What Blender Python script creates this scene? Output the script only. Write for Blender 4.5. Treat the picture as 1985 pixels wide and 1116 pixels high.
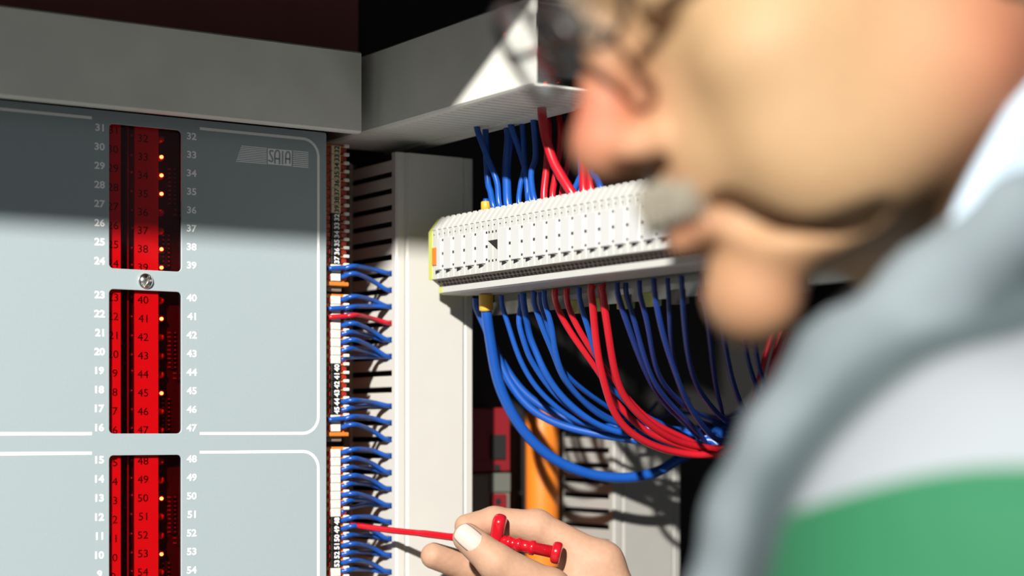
import bpy, bmesh, math, random
import numpy as np
from mathutils import Vector, Matrix
random.seed(7); rng = np.random.default_rng(7)
SC = bpy.context.scene
COL = SC.collection
for _o in list(bpy.data.objects): bpy.data.objects.remove(_o)

# ------------------------------------------------------------------ camera
# level camera, horizon at pixel row 830; metres; z = 0 is eye level, floor at -1.45
F, CX, HY = 3500.0, 992.5, 830.0
CAM = Vector((-0.515, -0.989, 0.0))
RT = Vector((0.835, -0.5503, 0.0)); FW = Vector((0.5503, 0.835, 0.0)); UP = Vector((0, 0, 1))
cam_d = bpy.data.cameras.new('camera'); cam = bpy.data.objects.new('camera', cam_d); COL.objects.link(cam)
cam.matrix_world = Matrix(((RT.x, 0, -FW.x, CAM.x), (RT.y, 0, -FW.y, CAM.y), (0, 1, 0, CAM.z), (0, 0, 0, 1)))
cam_d.sensor_width = 36.0; cam_d.sensor_fit = 'HORIZONTAL'
cam_d.lens = F * 36.0 / 1985.0
cam_d.shift_y = (HY - 558.0) / 1985.0
cam_d.clip_start = 0.01
cam_d.dof.use_dof = True; cam_d.dof.focus_distance = 1.065; cam_d.dof.aperture_fstop = 3.9
SC.camera = cam

# ------------------------------------------------------------------ world, lamps, exposure
W = bpy.data.worlds.new('world'); SC.world = W; W.use_nodes = True
W.node_tree.nodes['Background'].inputs[0].default_value = (0.80, 0.92, 1.0, 1)
W.node_tree.nodes['Background'].inputs[1].default_value = 0.19
KEY_DIR = Vector((1.0, 1.0, -0.60)).normalized()
kd = bpy.data.lights.new('key_lamp', 'AREA'); kd.shape = 'DISK'; kd.size = 0.15; kd.energy = 900.0; kd.color = (1.0, 0.965, 0.90)
key = bpy.data.objects.new('key_lamp', kd); COL.objects.link(key)
key.location = Vector((0.0, 0.0, 0.0)) - KEY_DIR * 6.0
key.rotation_euler = KEY_DIR.to_track_quat('-Z', 'Y').to_euler()
SC.view_settings.view_transform = 'Standard'
SC.view_settings.look = 'None'
SC.view_settings.gamma = 1.0
SC.view_settings.exposure = 0.0
SC.view_settings.use_curve_mapping = False

# ------------------------------------------------------------------ pixel -> point helpers
def ray(u, v): return FW + RT * ((u - CX) / F) + UP * ((HY - v) / F)
def onY(u, v, Y=0.0):
    d = ray(u, v); return CAM + d * ((Y - CAM.y) / d.y)
def onX(u, v, X):
    d = ray(u, v); return CAM + d * ((X - CAM.x) / d.x)
def onD(u, v, dep): return CAM + ray(u, v) * dep

# ------------------------------------------------------------------ materials
MATS = {}
ALB = 0.74          # overall albedo level of the painted and plastic things
KEEP = {'panel_paint', 'white_print', 'worn_grey_pvc', 'oxide_red_paint', 'polished_steel', 'lit_led'}
def mat(name, col, rough=0.5, metal=0.0, noise=0.0, nscale=40.0, bump=0.0, spec=0.5, emit=None, estr=0.0, sss=0.0, coat=0.0, vcol=None):
    if name in MATS: return MATS[name]
    if name not in KEEP: col = tuple(c * ALB for c in col)
    m = bpy.data.materials.new(name); m.use_nodes = True; nt = m.node_tree
    p = nt.nodes['Principled BSDF']
    p.inputs['Base Color'].default_value = (*col, 1); p.inputs['Roughness'].default_value = rough
    p.inputs['Metallic'].default_value = metal; p.inputs['Specular IOR Level'].default_value = spec
    p.inputs['Coat Weight'].default_value = coat
    if sss:
        p.inputs['Subsurface Weight'].default_value = sss; p.inputs['Subsurface Radius'].default_value = (1.0, 0.35, 0.2); p.inputs['Subsurface Scale'].default_value = 0.004
    src = None
    if vcol:
        a = nt.nodes.new('ShaderNodeVertexColor'); a.layer_name = vcol; src = a.outputs['Color']
    if noise or bump:
        tc = nt.nodes.new('ShaderNodeTexCoord'); n = nt.nodes.new('ShaderNodeTexNoise')
        n.inputs['Scale'].default_value = nscale; n.inputs['Detail'].default_value = 4
        nt.links.new(tc.outputs['Object'], n.inputs['Vector'])
        if noise:
            mx = nt.nodes.new('ShaderNodeMix'); mx.data_type = 'RGBA'; mx.blend_type = 'MULTIPLY'; mx.inputs[0].default_value = 1.0
            rp = nt.nodes.new('ShaderNodeMapRange'); rp.inputs['To Min'].default_value = 1 - noise; rp.inputs['To Max'].default_value = 1 + noise
            nt.links.new(n.outputs['Fac'], rp.inputs['Value'])
            if src: nt.links.new(src, mx.inputs[6])
            else: mx.inputs[6].default_value = (*col, 1)
            nt.links.new(rp.outputs['Result'], mx.inputs[7]); src = mx.outputs[2]
        if bump:
            b = nt.nodes.new('ShaderNodeBump'); b.inputs['Strength'].default_value = bump; b.inputs['Distance'].default_value = 0.001
            nt.links.new(n.outputs['Fac'], b.inputs['Height']); nt.links.new(b.outputs['Normal'], p.inputs['Normal'])
    if src: nt.links.new(src, p.inputs['Base Color'])
    if emit:
        p.inputs['Emission Color'].default_value = (*emit, 1); p.inputs['Emission Strength'].default_value = estr
    MATS[name] = m; return m

def glassy(name, tint, gloss, rough):
    m = bpy.data.materials.new(name); m.use_nodes = True; nt = m.node_tree
    out = nt.nodes['Material Output']; nt.nodes.remove(nt.nodes['Principled BSDF'])
    t = nt.nodes.new('ShaderNodeBsdfTransparent'); t.inputs[0].default_value = (*tint, 1)
    g = nt.nodes.new('ShaderNodeBsdfGlossy'); g.inputs['Roughness'].default_value = rough; g.inputs[0].default_value = (1, 1, 1, 1)
    lw = nt.nodes.new('ShaderNodeLayerWeight'); lw.inputs[0].default_value = 0.5
    pw = nt.nodes.new('ShaderNodeMath'); pw.operation = 'POWER'; pw.inputs[1].default_value = 4.0; nt.links.new(lw.outputs['Facing'], pw.inputs[0])
    f = nt.nodes.new('ShaderNodeMath'); f.operation = 'MULTIPLY_ADD'; f.inputs[1].default_value = 0.35; f.inputs[2].default_value = gloss; nt.links.new(pw.outputs[0], f.inputs[0])
    mx = nt.nodes.new('ShaderNodeMixShader')
    nt.links.new(f.outputs[0], mx.inputs[0]); nt.links.new(t.outputs[0], mx.inputs[1]); nt.links.new(g.outputs[0], mx.inputs[2])
    nt.links.new(mx.outputs[0], out.inputs[0]); MATS[name] = m; return m

M_PANEL = mat('panel_paint', (0.315, 0.378, 0.40), 0.42, noise=0.04, nscale=600, bump=0.03, spec=0.5)
M_PRINT = mat('white_print', (0.94, 0.95, 0.95), 0.5)
M_INK = mat('black_ink', (0.03, 0.02, 0.02), 0.6)
M_PVC = mat('pale_grey_pvc', (0.74, 0.72, 0.67), 0.42, noise=0.03, nscale=60)
M_PVC2 = mat('worn_grey_pvc', (0.74, 0.74, 0.68), 0.5, noise=0.16, nscale=28)
M_PVC3 = mat('mid_grey_pvc', (0.44, 0.43, 0.40), 0.45, noise=0.05, nscale=60)
M_DARK = mat('matt_black', (0.012, 0.011, 0.011), 0.8)
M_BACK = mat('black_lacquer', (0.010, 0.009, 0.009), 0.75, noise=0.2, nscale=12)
M_OXIDE = mat('oxide_red_paint', (0.30, 0.085, 0.075), 0.7, noise=0.25, nscale=14)
M_STEEL = mat('polished_steel', (0.80, 0.78, 0.74), 0.18, metal=1.0)
M_ZINC = mat('zinc_steel', (0.50, 0.50, 0.46), 0.35, metal=0.9)
M_TERM = mat('light_grey_polyamide', (0.64, 0.64, 0.61), 0.45, noise=0.03, nscale=200)
M_TAB = mat('white_marker_tab', (0.69, 0.70, 0.70), 0.4)
M_BROWNSLOT = mat('brown_contact_strip', (0.36, 0.28, 0.24), 0.6, noise=0.2, nscale=300)
M_YELLOW = mat('yellow_sleeve', (0.82, 0.47, 0.05), 0.4)
M_YEGREEN = mat('yellow_green_plastic', (0.62, 0.66, 0.16), 0.45)
M_ORANGE = mat('orange_plastic', (0.85, 0.25, 0.03), 0.4)
M_CLAMP = mat('dark_red_clamp', (0.45, 0.03, 0.015), 0.4)
M_CREAM = mat('cream_marker', (0.80, 0.68, 0.45), 0.5)
M_WHITE = mat('white_plastic', (0.85, 0.83, 0.78), 0.45)
M_BLACKTAG = mat('black_marker', (0.015, 0.015, 0.015), 0.4)
M_BLUE = mat('blue_wire_pvc', (0.010, 0.095, 0.46), 0.33, noise=0.12, nscale=60)
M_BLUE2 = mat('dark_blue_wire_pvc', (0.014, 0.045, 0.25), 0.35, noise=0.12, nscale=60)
M_RED = mat('red_wire_pvc', (0.62, 0.012, 0.025), 0.3, noise=0.1, nscale=60)
M_PROBE = mat('red_glossy_plastic', (0.55, 0.008, 0.018), 0.16, coat=0.3)
M_REDBOX = mat('red_relay_housing', (0.28, 0.014, 0.022), 0.45)
M_TAUPE = mat('taupe_plastic', (0.24, 0.20, 0.16), 0.5)
M_COND = mat('orange_conduit', (0.90, 0.24, 0.02), 0.45, noise=0.05, nscale=30)
M_PCB = mat('dark_circuit_board', (0.03, 0.025, 0.03), 0.5, noise=0.5, nscale=300)
M_STRIP = mat('white_label_strip', (0.88, 0.86, 0.84), 0.5)
M_SOLDER = mat('solder', (0.6, 0.6, 0.6), 0.3, metal=0.6)
M_LED = mat('unlit_led', (0.75, 0.25, 0.22), 0.2)
M_LEDON = mat('lit_led', (0.9, 0.3, 0.1), 0.2, emit=(1.0, 0.42, 0.08), estr=45.0)
M_ACRYL = glassy('red_acrylic', (0.90, 0.235, 0.28), 0.02, 0.08)
M_LENS = glassy('spectacle_lens', (0.985, 0.99, 0.99), 0.03, 0.02)
M_FRAME = mat('dark_brown_frame', (0.03, 0.018, 0.014), 0.3)
M_SKIN = mat('skin', (0.7, 0.42, 0.30), 0.60, noise=0.12, nscale=330, bump=0.22, spec=0.3, sss=0.2, vcol='Col')
M_NAIL = mat('fingernail', (0.74, 0.60, 0.53), 0.25)
M_MOUST = mat('grey_hair', (0.29, 0.26, 0.20), 0.7)
M_JACKET = mat('blue_grey_cloth', (0.50, 0.56, 0.61), 0.85, noise=0.06, nscale=30)
M_JACKETD = mat('slate_grey_cloth', (0.13, 0.175, 0.19), 0.85, noise=0.06, nscale=30)
M_GREEN = mat('green_cloth', (0.028, 0.27, 0.115), 0.85, noise=0.06, nscale=30)
M_SHIRT = mat('light_blue_cotton', (0.58, 0.72, 0.86), 0.85)
M_TROUS = mat('dark_grey_cloth', (0.07, 0.08, 0.09), 0.9)
M_SHOE = mat('black_leather', (0.02, 0.02, 0.02), 0.4)
M_FLOOR = mat('grey_concrete', (0.22, 0.21, 0.20), 0.8, noise=0.2, nscale=5)

# ------------------------------------------------------------------ object helpers
def tag(o, label=None, cat=None, group=None, kind=None):
    if label: o['label'] = label
    if cat: o['category'] = cat
    if group: o['group'] = group
    if kind: o['kind'] = kind
    return o
def thing(name, loc, label, cat, group=None, axes=None):
    o = bpy.data.objects.new(name, None); COL.objects.link(o); o.empty_display_size = 0.01
    M = Matrix.Translation(Vector(loc))
    if axes: M = M @ Matrix((axes[0], axes[1], axes[2])).transposed().to_4x4()
    o.matrix_world = M
    return tag(o, label, cat, group)
def link(name, me, parent=None, world=True, loc=None):
    o = bpy.data.objects.new(name, me); COL.objects.link(o)
    if loc is not None: o.location = loc
    if parent is not None:
        o.parent = parent
        if world: o.matrix_parent_inverse = WINV(parent)
    return o
def WINV(p):
    m = p.matrix_basis.copy(); q = p
    while q.parent is not None:
        m = q.matrix_parent_inverse @ m; q = q.parent; m = q.matrix_basis @ m
    return m.inverted()
def mk(name, V, Fc, m, parent=None, smooth=False, world=True, loc=None):
    me = bpy.data.meshes.new(name)
    me.from_pydata([tuple(v) for v in V], [], [tuple(f) for f in Fc]); me.materials.append(m); me.update()
    if smooth: me.polygons.foreach_set('use_smooth', [True] * len(me.polygons))
    return link(name, me, parent, world, loc)
def boxm(name, a, b, m, bev=0.0, seg=1):
    lo = [min(a[i], b[i]) for i in range(3)]; hi = [max(a[i], b[i]) for i in range(3)]
    bm = bmesh.new(); bmesh.ops.create_cube(bm, size=1.0)
    for v in bm.verts: v.co = Vector([(lo[i] + hi[i]) / 2 + v.co[i] * (hi[i] - lo[i]) for i in range(3)])
    if bev: bmesh.ops.bevel(bm, geom=bm.edges[:], offset=bev, segments=seg, affect='EDGES', profile=0.5)
    me = bpy.data.meshes.new(name); bm.to_mesh(me); bm.free(); me.materials.append(m); return me
def box(name, a, b, m, parent=None, bev=0.0, world=True, loc=None, seg=1): return link(name, boxm(name, a, b, m, bev, seg), parent, world, loc)
def prism_data(poly, ax, a0, a1):
    """poly: list of 2-d points, extruded along axis ax from a0 to a1 (other two axes in order)."""
    n = len(poly); V = []
    for a in (a0, a1):
        for p in poly:
            c = list(p); c.insert(ax, a); V.append(c)
    Fc = [[i, (i + 1) % n, n + (i + 1) % n, n + i] for i in range(n)] + [list(range(n))[::-1], list(range(n, 2 * n))]
    return V, Fc
def fixn(me):
    bm = bmesh.new(); bm.from_mesh(me); bmesh.ops.recalc_face_normals(bm, faces=bm.faces[:]); bm.to_mesh(me); bm.free()
def prism(name, poly, ax, a0, a1, m, parent=None, world=True, loc=None):
    o = mk(name, *prism_data(poly, ax, a0, a1), m, parent, False, world, loc); fixn(o.data); return o
def crom(P, n=6):
    P = [Vector(p) for p in P]
    if len(P) < 3: return P
    Q = [P[0] * 2 - P[1]] + P + [P[-1] * 2 - P[-2]]; out = []
    for i in range(1, len(Q) - 2):
        a, b, c, d = Q[i - 1], Q[i], Q[i + 1], Q[i + 2]
        for k in range(n):
            t = k / n
            out.append(0.5 * ((2 * b) + (c - a) * t + (2 * a - 5 * b + 4 * c - d) * t * t + (3 * b - a - 3 * c + d) * t ** 3))
    out.append(P[-1]); return out
def tube_data(P, r, ns=8):
    V = []; Fc = []; n = len(P); ref = Vector((0.3, 0.2, 0.93))
    rs = r if isinstance(r, (list, tuple)) else [r] * n
    t0 = (P[1] - P[0]).normalized(); N = t0.cross(ref).normalized()
    for i in range(n):
        t = (P[min(i + 1, n - 1)] - P[max(i - 1, 0)]).normalized()
        N = (N - t * N.dot(t)).normalized(); B = t.cross(N)
        for k in range(ns):
            a = 2 * math.pi * k / ns; V.append(P[i] + (N * math.cos(a) + B * math.sin(a)) * rs[i])
    for i in range(n - 1):
        for k in range(ns):
            Fc.append((i * ns + k, i * ns + (k + 1) % ns, (i + 1) * ns + (k + 1) % ns, (i + 1) * ns + k))
    Fc.append(tuple(range(ns))[::-1]); Fc.append(tuple(range((n - 1) * ns, n * ns)))
    return V, Fc
def tube(name, P, r, m, parent=None, ns=8, n=6): return mk(name, *tube_data(crom(P, n), r, ns), m, parent, True)
def lathe(name, A, B, prof, m, parent=None, ns=20):
    """prof: (fraction along A->B in metres, radius)"""
    A = Vector(A); ax = (Vector(B) - A).normalized(); N = ax.cross(Vector((0.31, 0.17, 0.93))).normalized(); Bn = ax.cross(N)
    V = []; Fc = []
    for s, r in prof:
        for k in range(ns):
            a = 2 * math.pi * k / ns; V.append(A + ax * s + (N * math.cos(a) + Bn * math.sin(a)) * max(r, 1e-5))
    for i in range(len(prof) - 1):
        for k in range(ns): Fc.append((i * ns + k, i * ns + (k + 1) % ns, (i + 1) * ns + (k + 1) % ns, (i + 1) * ns + k))
    Fc.append(tuple(range(ns))[::-1]); Fc.append(tuple(range((len(prof) - 1) * ns, len(prof) * ns)))
    o = mk(name, V, Fc, m, parent, True); fixn(o.data); return o
# ------------------------------------------------------------------ signed distance modelling
def smin(a, b, k):
    h = np.clip(0.5 + 0.5 * (b - a) / k, 0, 1); return b + (a - b) * h - k * h * (1 - h)
def smax(a, b, k): return -smin(-a, -b, k)
def d_sph(P, c, r): return np.sqrt((P[0] - c[0]) ** 2 + (P[1] - c[1]) ** 2 + (P[2] - c[2]) ** 2) - r
def d_ell(P, c, r):
    q = [(P[i] - c[i]) / r[i] for i in range(3)]; k0 = np.sqrt(q[0] ** 2 + q[1] ** 2 + q[2] ** 2)
    k1 = np.sqrt(sum((q[i] / r[i]) ** 2 for i in range(3))); return k0 * (k0 - 1) / np.maximum(k1, 1e-9)
def d_cap(P, a, b, ra, rb):
    ba = [b[i] - a[i] for i in range(3)]; L = sum(x * x for x in ba) + 1e-12
    h = np.clip(((P[0] - a[0]) * ba[0] + (P[1] - a[1]) * ba[1] + (P[2] - a[2]) * ba[2]) / L, 0, 1)
    return np.sqrt((P[0] - a[0] - ba[0] * h) ** 2 + (P[1] - a[1] - ba[1] * h) ** 2 + (P[2] - a[2] - ba[2] * h) ** 2) - (ra + (rb - ra) * h)
def chain(P, pts, rs, k, D=None):
    for i in range(len(pts) - 1):
        d = d_cap(P, pts[i], pts[i + 1], rs[i], rs[i + 1]); D = d if D is None else smin(D, d, k)
    return D
def nets(f, lo, hi, h, ax=None):
    ax = ax or [np.arange(lo[i], hi[i] + h, h, dtype=np.float32) for i in range(3)]
    P = np.meshgrid(*ax, indexing='ij', sparse=True)
    D = f(P).astype(np.float32); S = D < 0
    n = [len(a) for a in ax]; cs = [x - 1 for x in n]
    sl = lambda A, o: A[o[0]:o[0] + cs[0], o[1]:o[1] + cs[1], o[2]:o[2] + cs[2]]
    cor = [(i, j, k) for i in (0, 1) for j in (0, 1) for k in (0, 1)]
    cnt = sum(sl(S, c).astype(np.int8) for c in cor); act = (cnt > 0) & (cnt < 8)
    I = np.argwhere(act); idx = -np.ones(cs, np.int64); idx[act] = np.arange(len(I))
    acc = np.zeros((len(I), 3)); num = np.zeros(len(I))
    for a in cor:
        for axis in range(3):
            if a[axis]: continue
            b = list(a); b[axis] = 1
            da = D[I[:, 0] + a[0], I[:, 1] + a[1], I[:, 2] + a[2]]; db = D[I[:, 0] + b[0], I[:, 1] + b[1], I[:, 2] + b[2]]
            x = (da < 0) != (db < 0); t = np.where(x, da / np.where(x, da - db, 1), 0)
            p = np.tile(np.array(a, float), (len(I), 1)); p[:, axis] += t
            acc += p * x[:, None]; num += x
    G = I + acc / num[:, None]; V = np.stack([np.interp(G[:, i], np.arange(n[i]), ax[i]) for i in range(3)], 1)
    Fs = []
    for axis in range(3):
        o1, o2 = (axis + 1) % 3, (axis + 2) % 3
        A = np.moveaxis(S, (axis, o1, o2), (0, 1, 2)); E = (A[:-1] != A[1:])[:, 1:-1, 1:-1]
        J = np.argwhere(E)
        if not len(J): continue
        c = np.zeros((len(J), 3), int); c[:, axis] = J[:, 0]; c[:, o1] = J[:, 1] + 1; c[:, o2] = J[:, 2] + 1
        def g(d1, d2):
            q = c.copy(); q[:, o1] += d1; q[:, o2] += d2; return idx[q[:, 0], q[:, 1], q[:, 2]]
        quad = np.stack([g(-1, -1), g(0, -1), g(0, 0), g(-1, 0)], 1)
        ins = A[J[:, 0], J[:, 1] + 1, J[:, 2] + 1]
        quad[~ins] = quad[~ins][:, ::-1]; Fs.append(quad)
    return V, np.concatenate(Fs)
def mesh_np(name, V, Q, m, parent=None, smooth=True):
    me = bpy.data.meshes.new(name); me.from_pydata(V.tolist(), [], Q.tolist()); me.materials.append(m); me.update()
    if smooth: me.polygons.foreach_set('use_smooth', [True] * len(me.polygons))
    return link(name, me, parent)

# ------------------------------------------------------------------ lettering
GLYPH = {}
def make_glyphs(strings):
    tmp = []
    for s, bold in strings:
        c = bpy.data.curves.new('t', 'FONT'); c.body = s; c.size = 1.0; c.resolution_u = 3; c.align_x = 'CENTER'; c.offset = bold
        o = bpy.data.objects.new('t', c); COL.objects.link(o); tmp.append((s, bold, o, c))
    bpy.context.view_layer.update(); dg = bpy.context.evaluated_depsgraph_get()
    for s, bold, o, c in tmp:
        me = bpy.data.meshes.new_from_object(o.evaluated_get(dg))
        V = np.array([v.co[:2] for v in me.vertices]); Fc = [list(p.vertices) for p in me.polygons]
        mn, mx = V.min(0), V.max(0); V = V - (mn + mx) / 2; GLYPH[(s, bold)] = (V, Fc)
        bpy.data.objects.remove(o); bpy.data.curves.remove(c); bpy.data.meshes.remove(me)
def text(name, s, centre, ex, ey, h, m, parent, bold=0.0, stretch=1.0):
    V, Fc = GLYPH[(s, bold)]; sc = h / (V[:, 1].max() - V[:, 1].min()); ex = Vector(ex); ey = Vector(ey); c = Vector(centre)
    return mk(name, [c + ex * (p[0] * sc * stretch) + ey * (p[1] * sc) for p in V], Fc, m, parent)
NUMS = [str(i) for i in range(1, 60)]
make_glyphs([(s, 0.03) for s in NUMS] + [(s, 0.0) for s in NUMS])

EX, EY, EZ = Vector((1, 0, 0)), Vector((0, 1, 0)), Vector((0, 0, 1))

# ================================================================== SETTING: cabinet shell, floor
ROOF_Z, ROOF_Y = 0.313, -0.35
box('floor', (-3, -4, -1.47), (3, 1.2, -1.45), M_FLOOR)['kind'] = 'structure'
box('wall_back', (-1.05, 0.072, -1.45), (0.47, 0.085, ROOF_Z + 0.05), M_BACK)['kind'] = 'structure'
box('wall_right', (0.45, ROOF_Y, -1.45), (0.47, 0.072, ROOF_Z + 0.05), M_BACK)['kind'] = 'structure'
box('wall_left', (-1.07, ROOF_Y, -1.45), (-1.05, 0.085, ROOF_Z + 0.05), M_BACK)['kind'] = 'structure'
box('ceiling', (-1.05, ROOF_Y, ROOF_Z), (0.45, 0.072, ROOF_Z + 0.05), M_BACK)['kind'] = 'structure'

box('trim_1', (-1.04, 0.060, 0.236), (0.055, 0.0715, ROOF_Z - 0.002), M_OXIDE)['kind'] = 'structure'
# ================================================================== CONTROL PANEL
pan = thing('control_panel', (-0.15, 0.03, -0.3), 'grey control module faceplate with three red windows and printed numbers', 'control panel')
PX0, PX1 = -0.33, 0.0
ptop = onY(634, 258).z
def pz(v, u): return onY(u, v).z
def rrect(x0, x1, z0, z1, r, n=5):
    pts = []
    for cx, cz, a0 in ((x1 - r, z1 - r, 0), (x0 + r, z1 - r, 90), (x0 + r, z0 + r, 180), (x1 - r, z0 + r, 270)):
        for k in range(n + 1):
            a = math.radians(a0 + 90 * k / n); pts.append((cx + r * math.cos(a), cz + r * math.sin(a)))
    return pts
wx0, wx1 = onY(211, 380).x, onY(352.5, 380).x
WIN = []
for vt, vb in ((245, 524), (562, 841), (881, 1160)):
    WIN.append((wx0, wx1, pz(vb, 282), pz(vt, 282)))
def plate_with_holes(name, outer, holes, y0, y1, m, parent):
    c = bpy.data.curves.new('p', 'CURVE'); c.dimensions = '2D'; c.fill_mode = 'BOTH'; c.extrude = (y1 - y0) / 2; c.bevel_depth = 0.0003; c.bevel_resolution = 1
    for pl in [outer] + holes:
        s = c.splines.new('POLY'); s.points.add(len(pl) - 1)
        for p, q in zip(s.points, pl): p.co = (q[0], q[1], 0, 1)
        s.use_cyclic_u = True
    o = bpy.data.objects.new('p', c); COL.objects.link(o); bpy.context.view_layer.update()
    me = bpy.data.meshes.new_from_object(o.evaluated_get(bpy.context.evaluated_depsgraph_get()))
    bpy.data.objects.remove(o); bpy.data.curves.remove(c)
    for v in me.vertices: v.co = Vector((v.co.x, (y0 + y1) / 2 - v.co.z, v.co.y))
    fixn(me); me.materials.clear(); me.materials.append(m); me.name = name
    return link(name, me, parent)
plate_with_holes('faceplate', rrect(PX0, PX1, -0.30, ptop, 0.0012, 2), [rrect(*w, 0.0028) for w in WIN], 0.0003, 0.0012, M_PANEL, pan)
box('housing', (PX0 + 0.002, 0.034, -0.298), (PX1 - 0.002, 0.070, ptop - 0.002), M_DARK, pan)
box('side_wall', (PX1 - 0.004, 0.003, -0.298), (PX1 - 0.002, 0.034, ptop - 0.002), M_PANEL, pan)
box('side_wall', (PX0 + 0.002, 0.003, -0.298), (PX0 + 0.004, 0.034, ptop - 0.002), M_PANEL, pan)
box('circuit_board', (wx0 - 0.02, 0.0125, -0.295), (wx1 + 0.02, 0.0145, ptop - 0.004), M_PCB, pan)
# printed lines (flat ribbons a tenth of a millimetre proud)
YP = -0.00012
def ribbon(name, pts, w, m, parent, y=YP, n=1):
    P = [Vector((p.x, y, p.z)) for p in pts]; V = []; Fc = []
    for i, p in enumerate(P):
        t = (P[min(i + 1, len(P) - 1)] - P[max(i - 1, 0)]).normalized(); nrm = Vector((-t.z, 0, t.x)) * (w / 2)
        V += [p + nrm, p - nrm]
    for i in range(len(P) - 1): Fc.append((2 * i, 2 * i + 1, 2 * i + 3, 2 * i + 2))
    return mk(name, V, Fc, m, parent)
LW = 0.0017
zL1, zL2, zL3 = onY(617, 271.5).z, onY(617, 839.5).z, onY(617, 874.5).z
xR, rc = onY(617, 500).x, 0.0105
def arc(cx, cz, a0, a1, n=8): return [Vector((cx + rc * math.cos(math.radians(a0 + (a1 - a0) * k / n)), 0, cz + rc * math.sin(math.radians(a0 + (a1 - a0) * k / n)))) for k in range(n + 1)]
xa, xb = onY(387, 500).x, onY(178, 500).x
ribbon('printed_line', [Vector((xa, 0, zL1))] + arc(xR - rc, zL1 - rc, 90, 0) + arc(xR - rc, zL2 + rc, 0, -90) + [Vector((xa, 0, zL2))], LW, M_PRINT, pan)
ribbon('printed_line', [Vector((xa, 0, zL3))] + arc(xR - rc, zL3 - rc, 90, 0) + [Vector((xR, 0, -0.28))], LW, M_PRINT, pan)
for z in (zL1, zL2, zL3): ribbon('printed_line', [Vector((PX0 + 0.01, 0, z)), Vector((xb, 0, z))], LW, M_PRINT, pan)
# printed numbers
numL = list(zip(range(31, 23, -1), [247 + 36.9 * i for i in range(8)])) + list(zip(range(23, 15, -1), [571 + 36.75 * i for i in range(8)])) + list(zip(range(15, 7, -1), [891 + 36.9 * i for i in range(8)]))
numR = list(zip(range(32, 40), [264 + 35.7 * i for i in range(8)])) + list(zip(range(40, 48), [577 + 36.0 * i for i in range(8)])) + list(zip(range(48, 56), [889 + 35.9 * i for i in range(8)]))
for n, v in numL:
    p = onY(193, v); text('printed_number', str(n), (p.x, YP, p.z), EX, EZ, 0.0043, M_PRINT, pan, 0.03, 1.12)
for n, v in numR:
    p = onY(371.5, v); text('printed_number', str(n), (p.x, YP, p.z), EX, EZ, 0.0043, M_PRINT, pan, 0.03, 1.12)
# emblem: striped bar with a lettered white box
def lz(x, y): return onY(420 + x / 6.567, 230 + y / 6.567)
for i in range(10):
    t = i / 9
    a = lz(312 - 66 * t, 347 + 193 * t); b = lz(636, 378 + 195 * t)
    ribbon('emblem_stripe', [a, b], 0.00052, M_PRINT, pan)
for i in range(9):
    t = i / 8; ribbon('emblem_stripe', [lz(970, 410 + 194 * t), lz(1167, 430 + 190 * t)], 0.00052, M_PRINT, pan)
q = [lz(650, 376), lz(955, 404), lz(952, 604), lz(650, 578)]
mk('emblem_box', [(p.x, YP, p.z) for p in q], [(3, 2, 1, 0)], M_PRINT, pan)
LT = [[(722, 412), (690, 409), (676, 418), (676, 440), (690, 470), (707, 505), (709, 530), (700, 546), (682, 540), (655, 527)],
      [(740, 572), (738, 470), (744, 430), (760, 408), (782, 408), (796, 428), (800, 470), (797, 578)], [(740, 508), (797, 512)],
      [(838, 412), (836, 580)],
      [(876, 575), (877, 480), (883, 445), (897, 424), (916, 426), (929, 448), (932, 490), (929, 574)], [(877, 510), (930, 514)]]
for l in LT: ribbon('emblem_letter', crom([lz(*p) for p in l], 3) if len(l) > 2 else [lz(*p) for p in l], 0.00105, M_PANEL, pan, y=YP * 2)
# screw between windows
sc0 = onY(282, 544.5); r_s = 0.0047
def f_screw(P):
    d = d_ell(P, (sc0.x, 0.0004, sc0.z), (r_s, 0.0034, r_s))
    c, s = math.cos(math.radians(62)), math.sin(math.radians(62))
    x = (P[0] - sc0.x) * s - (P[2] - sc0.z) * c
    slot = np.maximum(np.abs(x) - 0.00055, P[1] + 0.0012) + 0 * P[2]
    return np.maximum(d, -slot)
V, Q = nets(f_screw, (sc0.x - 0.0056, -0.0036, sc0.z - 0.0056), (sc0.x + 0.0056, 0.002, sc0.z + 0.0056), 0.00022)
mesh_np('screw', V, Q, M_STEEL, pan)
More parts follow.
